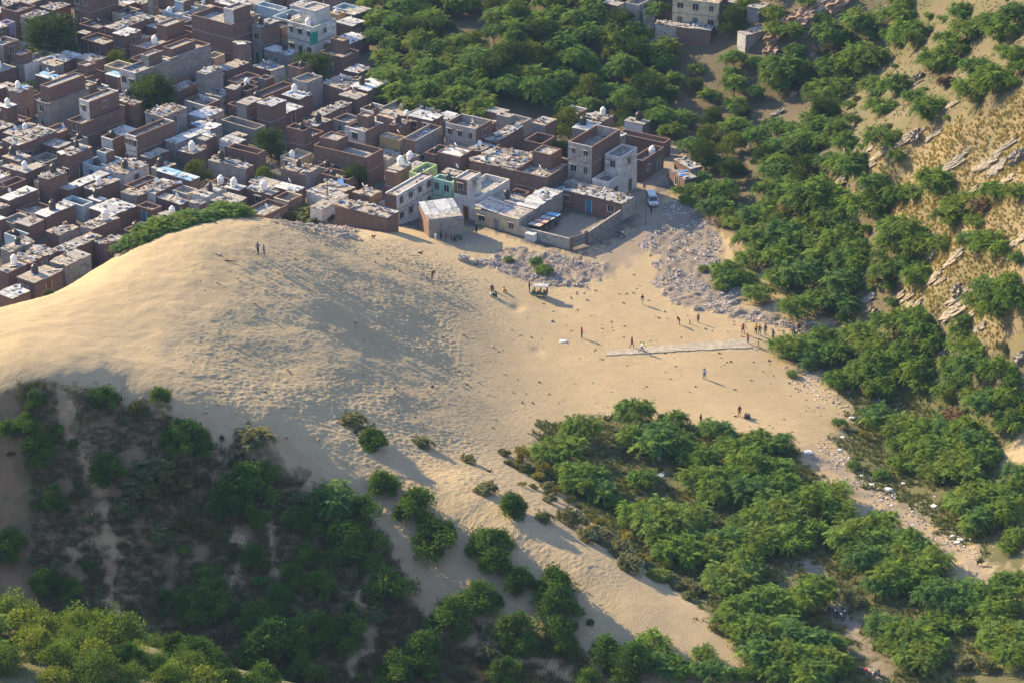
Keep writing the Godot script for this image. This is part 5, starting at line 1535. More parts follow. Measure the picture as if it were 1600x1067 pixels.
func make_rocks():
	var kinds := []
	for i in 6:
		kinds.append(rock_mesh(50 + i, 0.7, 1.0 if i < 4 else 0.2))
	var tiles := [[1200, 0], [1200, 250], [1200, 480]]
	var lists := [
		[[650, 985, 140, 40], [720, 940, 160, 35], [800, 900, 140, 30], [870, 850, 130, 40], [920, 845, 60, 50, 2], [1000, 855, 140, 30, 2], [1100, 790, 160, 30, 2], [1180, 740, 90, 25], [1120, 660, 110, 30], [1050, 600, 90, 30], [940, 480, 50, 40, 2], [920, 520, 60, 25], [200, 110, 130, 105, 1], [245, 130, 90, 80, 1], [90, 165, 95, 80, 1], [330, 40, 110, 60], [440, 30, 130, 70, 1], [260, 250, 70, 50], [290, 360, 40, 40], [230, 220, 40, 30], [690, 80, 50, 30], [740, 40, 60, 25], [60, 700, 70, 40, 2], [160, 590, 30, 30], [520, 790, 40, 30], [690, 790, 110, 25], [1300, 965, 200, 45, 2], [1400, 990, 180, 45, 2], [1180, 1000, 160, 40, 2], [1550, 980, 90, 110, 2], [1480, 900, 160, 35, 2], [1330, 1020, 100, 40], [640, 1020, 120, 30], [610, 940, 90, 25], [760, 880, 120, 20], [1230, 940, 120, 25, 2], [1430, 1040, 120, 40], [40, 240, 90, 70, 1], [20, 330, 70, 60, 1], [1460, 350, 50, 25], [840, 950, 110, 22], [960, 800, 90, 18]],
		[[450, 140, 110, 40], [520, 170, 100, 35], [590, 200, 80, 30], [700, 20, 120, 30], [860, 40, 120, 30, 2], [1200, 60, 200, 45, 2], [1330, 20, 140, 55], [1450, 40, 130, 70, 2], [1480, 130, 140, 40], [1270, 190, 60, 35], [1560, 420, 150, 60], [1480, 470, 140, 40], [1540, 510, 120, 40], [1420, 440, 90, 30], [1120, 640, 110, 40], [1170, 590, 90, 50, 2], [1060, 700, 120, 35], [1000, 760, 130, 40], [940, 830, 130, 40], [870, 850, 120, 40], [820, 840, 70, 40], [760, 890, 80, 40], [1110, 780, 80, 50], [1180, 810, 60, 55], [1170, 850, 200, 50], [1130, 910, 180, 45], [1210, 880, 150, 35], [1310, 790, 80, 30], [1030, 590, 60, 50, 2], [640, 940, 50, 35], [640, 850, 80, 40, 2], [720, 980, 50, 30], [270, 1040, 50, 50], [400, 1025, 40, 30], [880, 900, 90, 40], [930, 890, 70, 40], [1080, 740, 90, 25], [970, 800, 80, 25], [900, 870, 80, 25], [1500, 60, 120, 40], [1150, 20, 110, 40, 2]],
		[[1150, 30, 160, 60], [1330, 120, 100, 40, 2], [1400, 160, 80, 40, 2], [1565, 310, 60, 40, 2], [1490, 430, 60, 35, 2], [1090, 285, 50, 30, 2], [1240, 60, 90, 35]],
	]
	for i in lists.size():
		for b in lists[i]:
			var kind: int = b[4] if b.size() > 4 else 0
			if kind != 1 and b[2] > 60 and (int(b[0]) + int(b[1])) % 3 == 0:
				continue
			var u: float = tiles[i][0] + b[0] / 3.9525
			var v: float = tiles[i][1] + b[1] / 3.9525
			var q := on_ground(u, v)
			var q2 := on_ground(u + 12, v - 7.5)      # along the strata
			var q3 := on_ground(u + 5, v + 8)
			var ax := (q2 - q).normalized()
			var nr := ax.cross((q3 - q).normalized())
			if nr.y < 0.0:
				nr = -nr
			nr = nr.normalized()
			var s := px_per_m(q) * 3.9525
			var l: float = b[2] / s * 1.25
			var w: float = minf(b[3], 62) / s * 1.6
			var lump := kind == 1 or absf(b[2] - b[3]) < 25
			var h: float = (w * 0.6 if lump else minf(0.6, w * 0.3))
			var ri: int = (4 + (b[0] % 2)) if lump else (b[0] + b[1]) % 4
			var name_: String = ["rock_slab", "red_boulder", "gray_rock"][kind] if not (lump and kind == 0) else "boulder"
			var pieces := 1 if lump or w < 2.4 else 2
			for pc in pieces:
				var o := part(numbered(name_), kinds[(ri + pc) % 4 if not lump else ri], [M.rock, M.rock_red, M.rock_gray][kind], self)
				var f := (pc - (pieces - 1) * 0.5) / pieces
				var sp := ax.cross(nr)
				o.transform = Transform3D(Basis(ax * l * (1.0 - 0.25 * pc), nr * h * 1.6, sp * w / pieces * 0.92), q + nr * h * (-0.12 + 0.12 * (pc % 2)) + sp * w * f * 1.25 + ax * l * 0.22 * sin(b[0] + pc * 2.0) * (0.0 if lump else 1.0))
				tag(o, ["pale layered rock slab lying along the strata of the grassy spur", "reddish boulder below the hill houses above the wood", "dark grey rock ledge jutting from the grassy spur"][kind] if name_ != "boulder" else "pale rounded boulder among the hillside bushes", "rock", ["pale rock slabs of the spur", "reddish boulders", "dark rock ledges of the spur"][kind] if name_ != "boulder" else "pale boulders on the hillside")

# ---------- refuse ----------
func scrap_mesh(seed_: int) -> ArrayMesh:
	var r := RandomNumberGenerator.new()
	r.seed = seed_
	var s := SurfaceTool.new()
	s.begin(Mesh.PRIMITIVE_TRIANGLES)
	s.set_smooth_group(-1)
	var p := []
	for y in [0.0, 1.0]:
		for q in [[-1, -1], [-1, 1], [1, 1], [1, -1]]:
			p.append(Vector3(q[0] * r.randf_range(0.25, 0.6), (y - 0.3) * r.randf_range(0.25, 0.5), q[1] * r.randf_range(0.25, 0.6)))
	s.set_color(Color.WHITE)
	hexa(s, p)
	s.generate_normals()
	return s.commit()

func make_litter():
	var r := RandomNumberGenerator.new()
	r.seed = 515
	var cols := [Color(0.46, 0.43, 0.40), Color(0.36, 0.33, 0.30), Color(0.58, 0.57, 0.56), Color(0.30, 0.27, 0.25), Color(0.34, 0.29, 0.25), Color(0.25, 0.21, 0.18), Color(0.28, 0.24, 0.21), Color(0.22, 0.19, 0.17), Color(0.40, 0.34, 0.28), Color(0.42, 0.45, 0.50), Color(0.16, 0.15, 0.15), Color(0.50, 0.30, 0.24)]
	var m := scrap_mesh(1)
	var q1 := at_h(850, 415, 0.0)
	scatter("refuse_heap", "grey heap of rubble and refuse in front of the walled yard", "refuse", m, M.litter, spots_in([Z.DUMP], 8000, r, Rect2(q1.x - 14, q1.z - 22, 32, 36), -0.12), cols, 0.05, 0.24, r, 0.8)
	var q2 := at_h(1080, 410, 0.0)
	scatter("refuse_field", "broad field of whitish rubbish between the lane and the thorn bushes", "refuse", scrap_mesh(2), M.litter, spots_in([Z.DUMP], 15000, r, Rect2(q2.x - 9, q2.z - 40, 34, 76), -0.14), cols + [Color(0.7, 0.7, 0.7), Color(0.45, 0.42, 0.38)], 0.05, 0.25, r, 0.8)
	var q3 := at_h(490, 357, 6.0)
	scatter("crest_litter", "litter blown against the crest of the dune behind the houses", "refuse", scrap_mesh(3), M.litter, spots_in([Z.DUMP], 1400, r, Rect2(q3.x - 14, q3.z - 14, 26, 28)), cols, 0.1, 0.3, r, 0.8)
	# scraps along the footpath and below the thicket
	var along := []
	for p in [[1300, 700, 26, 26], [1320, 720, 22, 40], [1350, 745, 26, 40], [1385, 775, 30, 40], [1370, 700, 50, 26], [1290, 610, 40, 36], [1330, 625, 50, 24], [1420, 635, 50, 14], [1440, 810, 40, 36], [1490, 840, 30, 26], [1540, 870, 26, 22], [1260, 590, 20, 30], [1030, 745, 30, 10], [960, 660, 40, 18], [1350, 800, 20, 14], [1200, 495, 50, 12], [1260, 510, 26, 8]]:
		for i in p[3] * 3:
			var q := on_ground(p[0] + r.randfn() * p[2] * 0.5, p[1] + r.randfn() * p[2] * 0.35)
			along.append(q + Vector3(0, 0.02, 0))
	scatter("path_litter", "white and grey scraps strewn along the footpath through the bushes", "refuse", scrap_mesh(4), M.litter, along, cols + [Color(0.7, 0.7, 0.7), Color(0.45, 0.42, 0.38)], 0.07, 0.28, r, 0.6)
	# stones, dung and scraps on the sand
	var bits := []
	for i in 520:
		var q := on_ground(r.randf_range(300, 1240), r.randf_range(390, 690))
		if zone(q.x, q.z) == Z.SAND:
			bits.append(q)
	scatter("sand_scraps", "dark clods and small stones dotted over the sand", "stones", scrap_mesh(5), M.litter, bits, [Color(0.16, 0.12, 0.085), Color(0.22, 0.17, 0.12), Color(0.10, 0.08, 0.07), Color(0.30, 0.24, 0.17)], 0.1, 0.36, r, 0.5)
	# white bags big enough to pick out
	var bag := rock_mesh(90, 0.7, 0.0)
	for b in [[1332, 654, 12], [1317, 684, 9], [1262, 708, 16], [1362, 758, 10], [1388, 766, 14], [1400, 778, 9], [1412, 756, 8], [1460, 792, 12], [1456, 804, 8], [1490, 838, 9], [1502, 844, 12], [1496, 848, 10], [1448, 851, 10], [1356, 810, 18], [1033, 744, 14], [1346, 744, 9], [1312, 704, 8], [1305, 862, 0]]:
		if b[2] == 0:
			continue
		var q := on_ground(b[0], b[1])
		var o := part(numbered("refuse_bag"), bag, M.tank_white, self)
		var w: float = 0.75 * b[2] / px_per_m(q)
		o.transform = Transform3D(Basis.from_euler(Vector3(0, b[0], 0)).scaled(Vector3(w, w * 0.45, w * 0.8)), q + Vector3(0, w * 0.1, 0))
		tag(o, "crumpled white plastic bag lying beside the footpath", "bag", "white bags along the footpath")

# ---------- people ----------
func capsule_d(p: Vector3, a: Vector3, b: Vector3, ra: float, rb: float) -> float:
	var ab := b - a
	var t := clampf((p - a).dot(ab) / maxf(ab.length_squared(), 1e-6), 0.0, 1.0)
	return (p - (a + ab * t)).length() - lerpf(ra, rb, t)

func figure_mesh(bones: Array, cell: float) -> ArrayMesh:
	# bones: from, to, radius, radius, colour. Smooth union meshed as surface nets; colours follow the nearest bone.
	var lo := Vector3.ONE * 1e9
	var hi := -lo
	for b in bones:
		for k in 2:
			lo = lo.min(b[k] - Vector3.ONE * (b[2 + k] + 2.0 * cell))
			hi = hi.max(b[k] + Vector3.ONE * (b[2 + k] + 2.0 * cell))
	var n := Vector3i(((hi - lo) / cell).ceil()) + Vector3i.ONE
	var field := PackedFloat32Array()
	field.resize(n.x * n.y * n.z)
	field.fill(1.0)
	for b in bones:
		var rm: float = maxf(b[2], b[3]) + cell * 2.5
		var l: Vector3 = (b[0].min(b[1]) - Vector3.ONE * rm - lo) / cell
		var h: Vector3 = (b[0].max(b[1]) + Vector3.ONE * rm - lo) / cell
		for z in range(maxi(0, int(l.z)), mini(n.z, int(h.z) + 2)):
			for y in range(maxi(0, int(l.y)), mini(n.y, int(h.y) + 2)):
				for x in range(maxi(0, int(l.x)), mini(n.x, int(h.x) + 2)):
					var i := (z * n.y + y) * n.x + x
					var d := capsule_d(lo + Vector3(x, y, z) * cell, b[0], b[1], b[2], b[3])
					var o := field[i]
					var k := 0.035
					var m := maxf(k - absf(d - o), 0.0) / k
					field[i] = minf(d, o) - m * m * k * 0.25
	var st := SurfaceTool.new()
	st.begin(Mesh.PRIMITIVE_TRIANGLES)
	var idx := {}
	var count := 0
	var offs := [0, 1, n.x, n.x + 1, n.x * n.y, n.x * n.y + 1, n.x * n.y + n.x, n.x * n.y + n.x + 1]
	var corner := [Vector3(0, 0, 0), Vector3(1, 0, 0), Vector3(0, 1, 0), Vector3(1, 1, 0), Vector3(0, 0, 1), Vector3(1, 0, 1), Vector3(0, 1, 1), Vector3(1, 1, 1)]
	var edges := [[0, 1], [2, 3], [4, 5], [6, 7], [0, 2], [1, 3], [4, 6], [5, 7], [0, 4], [1, 5], [2, 6], [3, 7]]
	for z in n.z - 1:
		for y in n.y - 1:
			for x in n.x - 1:
				var i := (z * n.y + y) * n.x + x
				var neg := 0
				for o in offs:
					if field[i + o] < 0.0:
						neg += 1
				if neg == 0 or neg == 8:
					continue
				var sum := Vector3.ZERO
				var cnt := 0
				for e in edges:
					var a: float = field[i + offs[e[0]]]
					var b: float = field[i + offs[e[1]]]
					if (a < 0.0) != (b < 0.0):
						sum += corner[e[0]].lerp(corner[e[1]], a / (a - b))
						cnt += 1
				var p := lo + (Vector3(x, y, z) + sum / cnt) * cell
				var best := 1e9
				var col := Color.WHITE
				for b in bones:
					var d := capsule_d(p, b[0], b[1], b[2], b[3])
					if d < best:
						best = d
						col = b[4]
				st.set_color(col)
				st.set_smooth_group(0)
				st.add_vertex(p)
				idx[i] = count
				count += 1
	var ax := [1, n.x, n.x * n.y]
	for i in idx:
		for a in 3:
			var s: bool = field[i] < 0.0
			if s == (field[i + ax[a]] < 0.0):
				continue
			var u: int = ax[(a + 1) % 3]
			var v: int = ax[(a + 2) % 3]
			if idx.has(i - u) and idx.has(i - v) and idx.has(i - u - v):
				var q := [idx[i], idx[i - u], idx[i - u - v], idx[i - v]]
				if s:
					q.reverse()
				for k in [0, 1, 2, 0, 2, 3]:
					st.add_index(q[k])
	st.generate_normals()
	return st.commit()

func person_bones(pose: String, shirt: Color, legs: Color, skin: Color, hair: Color) -> Array:
	# faces +z; 1.68 m when upright
	var hip := Vector3(0, 0.9, 0)
	var chest := Vector3(0, 1.28, 0)
	var head := Vector3(0, 1.55, 0.02)
	var k := {"l": [Vector3(0.11, 0.48, 0.03), Vector3(0.12, 0.07, -0.02)], "r": [Vector3(-0.11, 0.48, 0.03), Vector3(-0.12, 0.07, -0.02)]}
	var e := {"l": [Vector3(0.24, 1.08, -0.02), Vector3(0.26, 0.84, 0.08)], "r": [Vector3(-0.24, 1.08, -0.02), Vector3(-0.26, 0.84, 0.08)]}
	match pose:
		"walk":
			k = {"l": [Vector3(0.10, 0.49, 0.20), Vector3(0.11, 0.08, 0.26)], "r": [Vector3(-0.10, 0.47, -0.06), Vector3(-0.11, 0.11, -0.32)]}
			e = {"l": [Vector3(0.24, 1.08, -0.12), Vector3(0.24, 0.88, 0.02)], "r": [Vector3(-0.24, 1.09, 0.08), Vector3(-0.22, 0.92, 0.26)]}
		"run":
			hip = Vector3(0, 0.88, 0); chest = Vector3(0, 1.22, 0.16); head = Vector3(0, 1.47, 0.26)
			k = {"l": [Vector3(0.10, 0.52, 0.30), Vector3(0.11, 0.10, 0.34)], "r": [Vector3(-0.10, 0.47, -0.12), Vector3(-0.11, 0.22, -0.48)]}
			e = {"l": [Vector3(0.28, 1.05, -0.06), Vector3(0.34, 1.0, 0.18)], "r": [Vector3(-0.30, 1.12, 0.34), Vector3(-0.34, 1.12, 0.58)]}
		"raise":
			e.r = [Vector3(-0.28, 1.58, 0.02), Vector3(-0.22, 1.84, 0.06)]
		"bat":
			hip = Vector3(0, 0.86, -0.02); chest = Vector3(0, 1.2, 0.10); head = Vector3(0, 1.46, 0.18)
			k = {"l": [Vector3(0.16, 0.47, 0.10), Vector3(0.24, 0.07, 0.02)], "r": [Vector3(-0.16, 0.47, 0.10), Vector3(-0.22, 0.07, 0.0)]}
			e = {"l": [Vector3(0.22, 1.03, 0.28), Vector3(0.02, 1.0, 0.44)], "r": [Vector3(-0.22, 1.06, 0.26), Vector3(-0.04, 1.1, 0.44)]}
		"akimbo":
			k = {"l": [Vector3(0.15, 0.48, 0.02), Vector3(0.2, 0.07, -0.02)], "r": [Vector3(-0.15, 0.48, 0.02), Vector3(-0.2, 0.07, -0.02)]}
			e = {"l": [Vector3(0.40, 1.12, -0.04), Vector3(0.19, 0.96, 0.06)], "r": [Vector3(-0.40, 1.12, -0.04), Vector3(-0.19, 0.96, 0.06)]}
		"stoop":
			chest = Vector3(0, 1.2, 0.24); head = Vector3(0, 1.38, 0.42)
			e = {"l": [Vector3(0.24, 0.98, 0.30), Vector3(0.22, 0.74, 0.36)], "r": [Vector3(-0.24, 0.98, 0.30), Vector3(-0.22, 0.74, 0.36)]}
		"sit":
			hip = Vector3(0, 0.15, 0); chest = Vector3(0, 0.53, 0.05); head = Vector3(0, 0.80, 0.10)
			k = {"l": [Vector3(0.18, 0.44, 0.36), Vector3(0.14, 0.07, 0.50)], "r": [Vector3(-0.18, 0.44, 0.36), Vector3(-0.14, 0.07, 0.50)]}
			e = {"l": [Vector3(0.28, 0.36, 0.20), Vector3(0.17, 0.44, 0.38)], "r": [Vector3(-0.28, 0.36, 0.20), Vector3(-0.17, 0.44, 0.38)]}
		"ride":
			hip = Vector3(0, 0.84, 0); chest = Vector3(0, 1.22, 0.05); head = Vector3(0, 1.48, 0.1)
			k = {"l": [Vector3(0.22, 0.70, 0.36), Vector3(0.24, 0.3, 0.26)], "r": [Vector3(-0.22, 0.70, 0.36), Vector3(-0.24, 0.3, 0.26)]}
			e = {"l": [Vector3(0.30, 1.02, 0.16), Vector3(0.30, 1.02, 0.44)], "r": [Vector3(-0.30, 1.02, 0.16), Vector3(-0.30, 1.02, 0.44)]}
	var up := (chest - hip).normalized()
	var b := []
	b.append([hip, hip + up * 0.14, 0.125, 0.12, legs])
	b.append([hip + up * 0.12, chest, 0.125, 0.15, shirt])
	b.append([chest + Vector3(-0.12, 0.06, 0), chest + Vector3(0.12, 0.06, 0), 0.085, 0.085, shirt])
	b.append([chest + up * 0.12, head - Vector3(0, 0.06, 0.01), 0.055, 0.05, skin])
	b.append([head + Vector3(0, -0.035, 0.015), head + Vector3(0, 0.045, 0), 0.078, 0.092, skin])
	b.append([head + Vector3(0, -0.01, 0.09), head + Vector3(0, -0.03, 0.105), 0.016, 0.02, skin])
	b.append([head + Vector3(0, 0.07, -0.035), head + Vector3(0, 0.0, -0.055), 0.088, 0.075, hair])
	for s in ["l", "r"]:
		var sg := 1.0 if s == "l" else -1.0
		var sh := chest + Vector3(0.18 * sg, 0.07, 0)
		b.append([sh, e[s][0], 0.058, 0.046, shirt])
		b.append([e[s][0], e[s][1], 0.042, 0.032, skin])
		var hd: Vector3 = (e[s][1] - e[s][0]).normalized()
		b.append([e[s][1], e[s][1] + hd * 0.10, 0.036, 0.03, skin])
		b.append([hip + Vector3(0.085 * sg, -0.02, 0), k[s][0], 0.092, 0.066, legs])
		b.append([k[s][0], k[s][1], 0.06, 0.042, legs])
		b.append([k[s][1] + Vector3(0, -0.035, -0.03), k[s][1] + Vector3(0, -0.045, 0.13), 0.034, 0.03, Color(0.05, 0.04, 0.035)])
	return b

func person(q: Vector3, face_px: Vector2, pose: String, shirt: Color, legs: Color, label: String, size := 1.0):
	var skin := Color(0.19, 0.10, 0.06)
	var o := part(numbered("person"), figure_mesh(person_bones(pose, shirt, legs, skin, Color(0.012, 0.01, 0.01)), 0.042), M.litter, self)
	o.position = q - Vector3(0, 0.01, 0)
	o.rotation.y = atan2(face_px.x, face_px.y)      # x right, y towards the camera
	o.scale = Vector3.ONE * size
	tag(o, label, "person")

func sandy(u: float, v: float) -> Vector3:
	var q := on_ground(u, v)
	q.y = relief(q.x, q.z, 1.0 if zone(q.x, q.z) == Z.SAND else 0.0, true) - 0.015
	return q

func make_people():
	var red := Color(0.42, 0.035, 0.035)
	var maroon := Color(0.16, 0.03, 0.04)
	var navy := Color(0.02, 0.025, 0.07)
	var dark := Color(0.03, 0.028, 0.03)
	var jeans := Color(0.06, 0.09, 0.18)
	var gray := Color(0.22, 0.22, 0.23)
	var pale := Color(0.5, 0.47, 0.45)
	var white := Color(0.7, 0.7, 0.72)
	for p in [
		[987.3, 543, Vector2(0.6, 0.4), "walk", maroon, dark, "person in a maroon shirt walking at the far end of the pitch", 1.0],
		[1002.5, 551, Vector2(1, -0.1), "run", white, jeans, "person in a white shirt running up to bowl on the concrete strip", 1.0],
		[1003.7, 476, Vector2(0.2, 1), "stand", Color(0.12, 0.07, 0.06), pale, "person in brown top and pale trousers standing alone before the rubbish field", 1.0],
		[1062, 508, Vector2(-1, 0.3), "stoop", dark, gray, "person in black top bending forward beside a small wicket", 0.95],
		[1091, 504, Vector2(-0.4, 0.8), "stand", maroon, dark, "slim person in dark red by the edge of the rubbish", 0.85],
		[1161.3, 521, Vector2(-0.3, 1), "akimbo", red, dark, "person in a red shirt watching behind the batter", 1.0],
		[1181.3, 522, Vector2(-0.5, 1), "stand", Color(0.6, 0.38, 0.02), dark, "person in a yellow shirt in the row of onlookers", 1.0],
		[1187.2, 524, Vector2(-0.6, 1), "akimbo", navy, gray, "person in navy shirt and grey trousers beside the one in yellow", 1.0],
		[1196, 523.2, Vector2(-0.6, 1), "stand", navy, Color(0.13, 0.15, 0.19), "person in navy with bluish trousers at the end of the row", 1.0],
		[1208.2, 530.3, Vector2(-1, 0.6), "akimbo", Color(0.07, 0.07, 0.075), dark, "person in charcoal standing hands on hips behind the wicket", 1.0],
		[1169.4, 536.6, Vector2(-1, 0.2), "bat", red, jeans, "batter in red shirt and jeans at the end of the strip", 1.0],
		[1101, 591.8, Vector2(0.1, -1), "stand", Color(0.35, 0.42, 0.55), jeans, "person in light blue shirt and jeans alone on the near sand", 1.0],
		[1155.5, 650.5, Vector2(-0.2, -1), "stand", maroon, Color(0.2, 0.12, 0.09), "person in maroon beside a round clump on the near sand", 1.0],
		[1095, 664.5, Vector2(1, -0.2), "walk", dark, dark, "person dressed in black walking along the bush edge", 1.0],
		[908.9, 527.8, Vector2(0.7, 0.4), "raise", red, Color(0.05, 0.07, 0.04), "person in red raising one arm in the outfield", 1.0],
		[675.3, 435.7, Vector2(0.7, 0.7), "stoop", dark, dark, "person in black walking stooped down the dune", 1.0],
		[827.1, 457, Vector2(1, 0.1), "stand", Color(0.06, 0.04, 0.045), dark, "person standing at the front of the open rickshaw", 1.0],
		[767, 462.5, Vector2(1, 0.5), "sit", white, jeans, "person in white crouching on the sand left of the rickshaw", 1.05],
		[775.5, 464, Vector2(-1, 0.3), "sit", Color(0.03, 0.08, 0.05), dark, "person in dark green crouching beside the one in white", 1.05],
		[768.5, 452.5, Vector2(0.3, 1), "sit", dark, dark, "person in black crouching behind the pair on the sand", 1.0],
		[786.5, 456.8, Vector2(1, 0.2), "sit", Color(0.6, 0.4, 0.02), Color(0.3, 0.22, 0.05), "person in yellow crouching on the sand", 1.0],
		[402.8, 398.3, Vector2(0.2, -1), "walk", Color(0.15, 0.11, 0.17), dark, "tall person in greyish purple walking over the dune top", 1.08],
		[412.2, 399.6, Vector2(0.2, -1), "walk", Color(0.2, 0.27, 0.38), Color(0.1, 0.12, 0.2), "person in blue and white walking over the dune top", 0.92],
		[680.6, 376, Vector2(0.3, 1), "stand", white, white, "person in white standing in the shade of the sheds", 0.85],
		[688.8, 374.3, Vector2(0.6, 0.6), "stand", Color(0.02, 0.12, 0.14), dark, "person in teal standing in the shade of the sheds", 1.0],
		[696.2, 378.8, Vector2(0.6, -0.2), "stand", Color(0.12, 0.04, 0.14), Color(0.1, 0.12, 0.09), "person in purple with pale cap in the shade of the sheds", 1.02],
		[705.3, 376, Vector2(-1, 0.3), "stand", Color(0.03, 0.06, 0.05), dark, "small child in dark green in the shade of the sheds", 0.6],
		[710, 377, Vector2(0.4, 1), "sit", dark, dark, "person in black sitting in the shade of the sheds", 1.0],
		[715.3, 371.5, Vector2(-0.6, 0.8), "sit", Color(0.03, 0.04, 0.09), dark, "person in dark blue sitting in the shade of the sheds", 1.0],
		[721.7, 375.6, Vector2(-1, 0.2), "sit", Color(0.01, 0.17, 0.12), Color(0.01, 0.14, 0.1), "person in bright green sitting in the shade of the sheds", 1.0],
		[744.3, 365.5, Vector2(-0.8, 0.5), "stand", dark, dark, "person in black standing by the fence of the sheds", 1.0],
		[1017.8, 334, Vector2(-0.3, 1), "walk", Color(0.05, 0.06, 0.1), dark, "person in dark blue on the lane below the parked car", 0.9],
		[1007, 297.5, Vector2(0.2, 1), "walk", Color(0.4, 0.2, 0.19), dark, "person in pink walking down the lane by the white house", 1.0],
		[345.7, 684.5, Vector2(0.4, 1), "sit", navy, dark, "person in dark blue sitting among weeds at the top of the slope", 1.0],
	]:
		person(sandy(p[0], p[1]), p[2], p[3], p[4], p[5], p[6], p[7])

# ---------- vehicles, animals, odds and ends ----------
func wheel(parent, c: Vector3, r: float, w: float):
	# axle along local x
	var g := Node3D.new()
	g.name = "wheel"
	parent.add_child(g, true)
	g.position = c
	g.rotation.z = PI / 2
	var s := st_new()
	lathe(s, [Vector2(r * 0.62, -w * 0.5), Vector2(r * 0.92, -w * 0.5), Vector2(r, -w * 0.28), Vector2(r, w * 0.28), Vector2(r * 0.92, w * 0.5), Vector2(r * 0.62, w * 0.5), Vector2(r * 0.62, -w * 0.5)], Vector3.ZERO, 16)
	part("tyre", done(s), M.tank_black, g)
	var d := st_new()
	lathe(d, [Vector2(0, -w * 0.3), Vector2(r * 0.6, -w * 0.36), Vector2(r * 0.6, w * 0.36), Vector2(0, w * 0.3)], Vector3.ZERO, 12)
	part("rim", done(d), M.tin, g)

func rickshaw(q: Vector3, turn: float, roof: String, body: String, label: String):
	# open three-wheeled passenger rickshaw, front towards local +z
	var t := thing("rickshaw", label, "rickshaw", Vector3(q.x, ground(q.x, q.z) + 0.02, q.z), turn)
	wheel(t, Vector3(0, 0.28, 1.1), 0.28, 0.1)
	for x in [-0.46, 0.46]:
		wheel(t, Vector3(x, 0.28, -0.8), 0.28, 0.12)
	cube(t, "floor", Vector3(0, 0.42, -0.15), Vector3(0.95, 0.08, 2.1), M[body])
	var s := st_new()
	hexa(s, [Vector3(-0.3, 0.46, 0.72), Vector3(-0.2, 0.46, 1.18), Vector3(0.2, 0.46, 1.18), Vector3(0.3, 0.46, 0.72), Vector3(-0.36, 1.02, 0.74), Vector3(-0.24, 0.98, 1.06), Vector3(0.24, 0.98, 1.06), Vector3(0.36, 1.02, 0.74)])
	part("front_cowl", done(s), M[body], t)
	var w := st_new()
	hexa(w, [Vector3(-0.4, 1.05, 0.80), Vector3(-0.4, 1.05, 0.83), Vector3(0.4, 1.05, 0.83), Vector3(0.4, 1.05, 0.80), Vector3(-0.42, 1.68, 0.62), Vector3(-0.42, 1.68, 0.65), Vector3(0.42, 1.68, 0.65), Vector3(0.42, 1.68, 0.62)])
	part("windscreen", done(w), M.pane, t)
	for p in [[-0.46, 0.66], [0.46, 0.66], [-0.46, -1.15], [0.46, -1.15], [-0.46, -0.2], [0.46, -0.2]]:
		cube(t, "post", Vector3(p[0], 1.09, p[1]), Vector3(0.05, 1.26, 0.05), M.iron)
	for z in [-0.85, 0.1]:
		cube(t, "seat", Vector3(0, 0.68, z), Vector3(0.92, 0.14, 0.42), M.wood)
		cube(t, "seat_back", Vector3(0, 0.98, z - 0.24), Vector3(0.92, 0.5, 0.09), M.wood)
	for x in [-0.485, 0.485]:
		cube(t, "side_panel", Vector3(x, 0.62, -0.85), Vector3(0.03, 0.42, 0.72), M[body])
	cube(t, "rear_panel", Vector3(0, 0.78, -1.2), Vector3(0.94, 0.66, 0.04), M[body])
	cube(t, "roof", Vector3(0, 1.76, -0.25), Vector3(1.14, 0.09, 2.15), M[roof], Vector3(0.03, 0, 0))
	var h := st_new()
	tube(h, [Vector3(-0.3, 1.16, 0.62), Vector3(0, 1.02, 0.76), Vector3(0.3, 1.16, 0.62)], [0.022, 0.022, 0.022])
	tube(h, [Vector3(0, 1.02, 0.78), Vector3(0, 0.3, 1.12)], [0.03, 0.03])
	part("handlebar", done(h), M.iron, t)

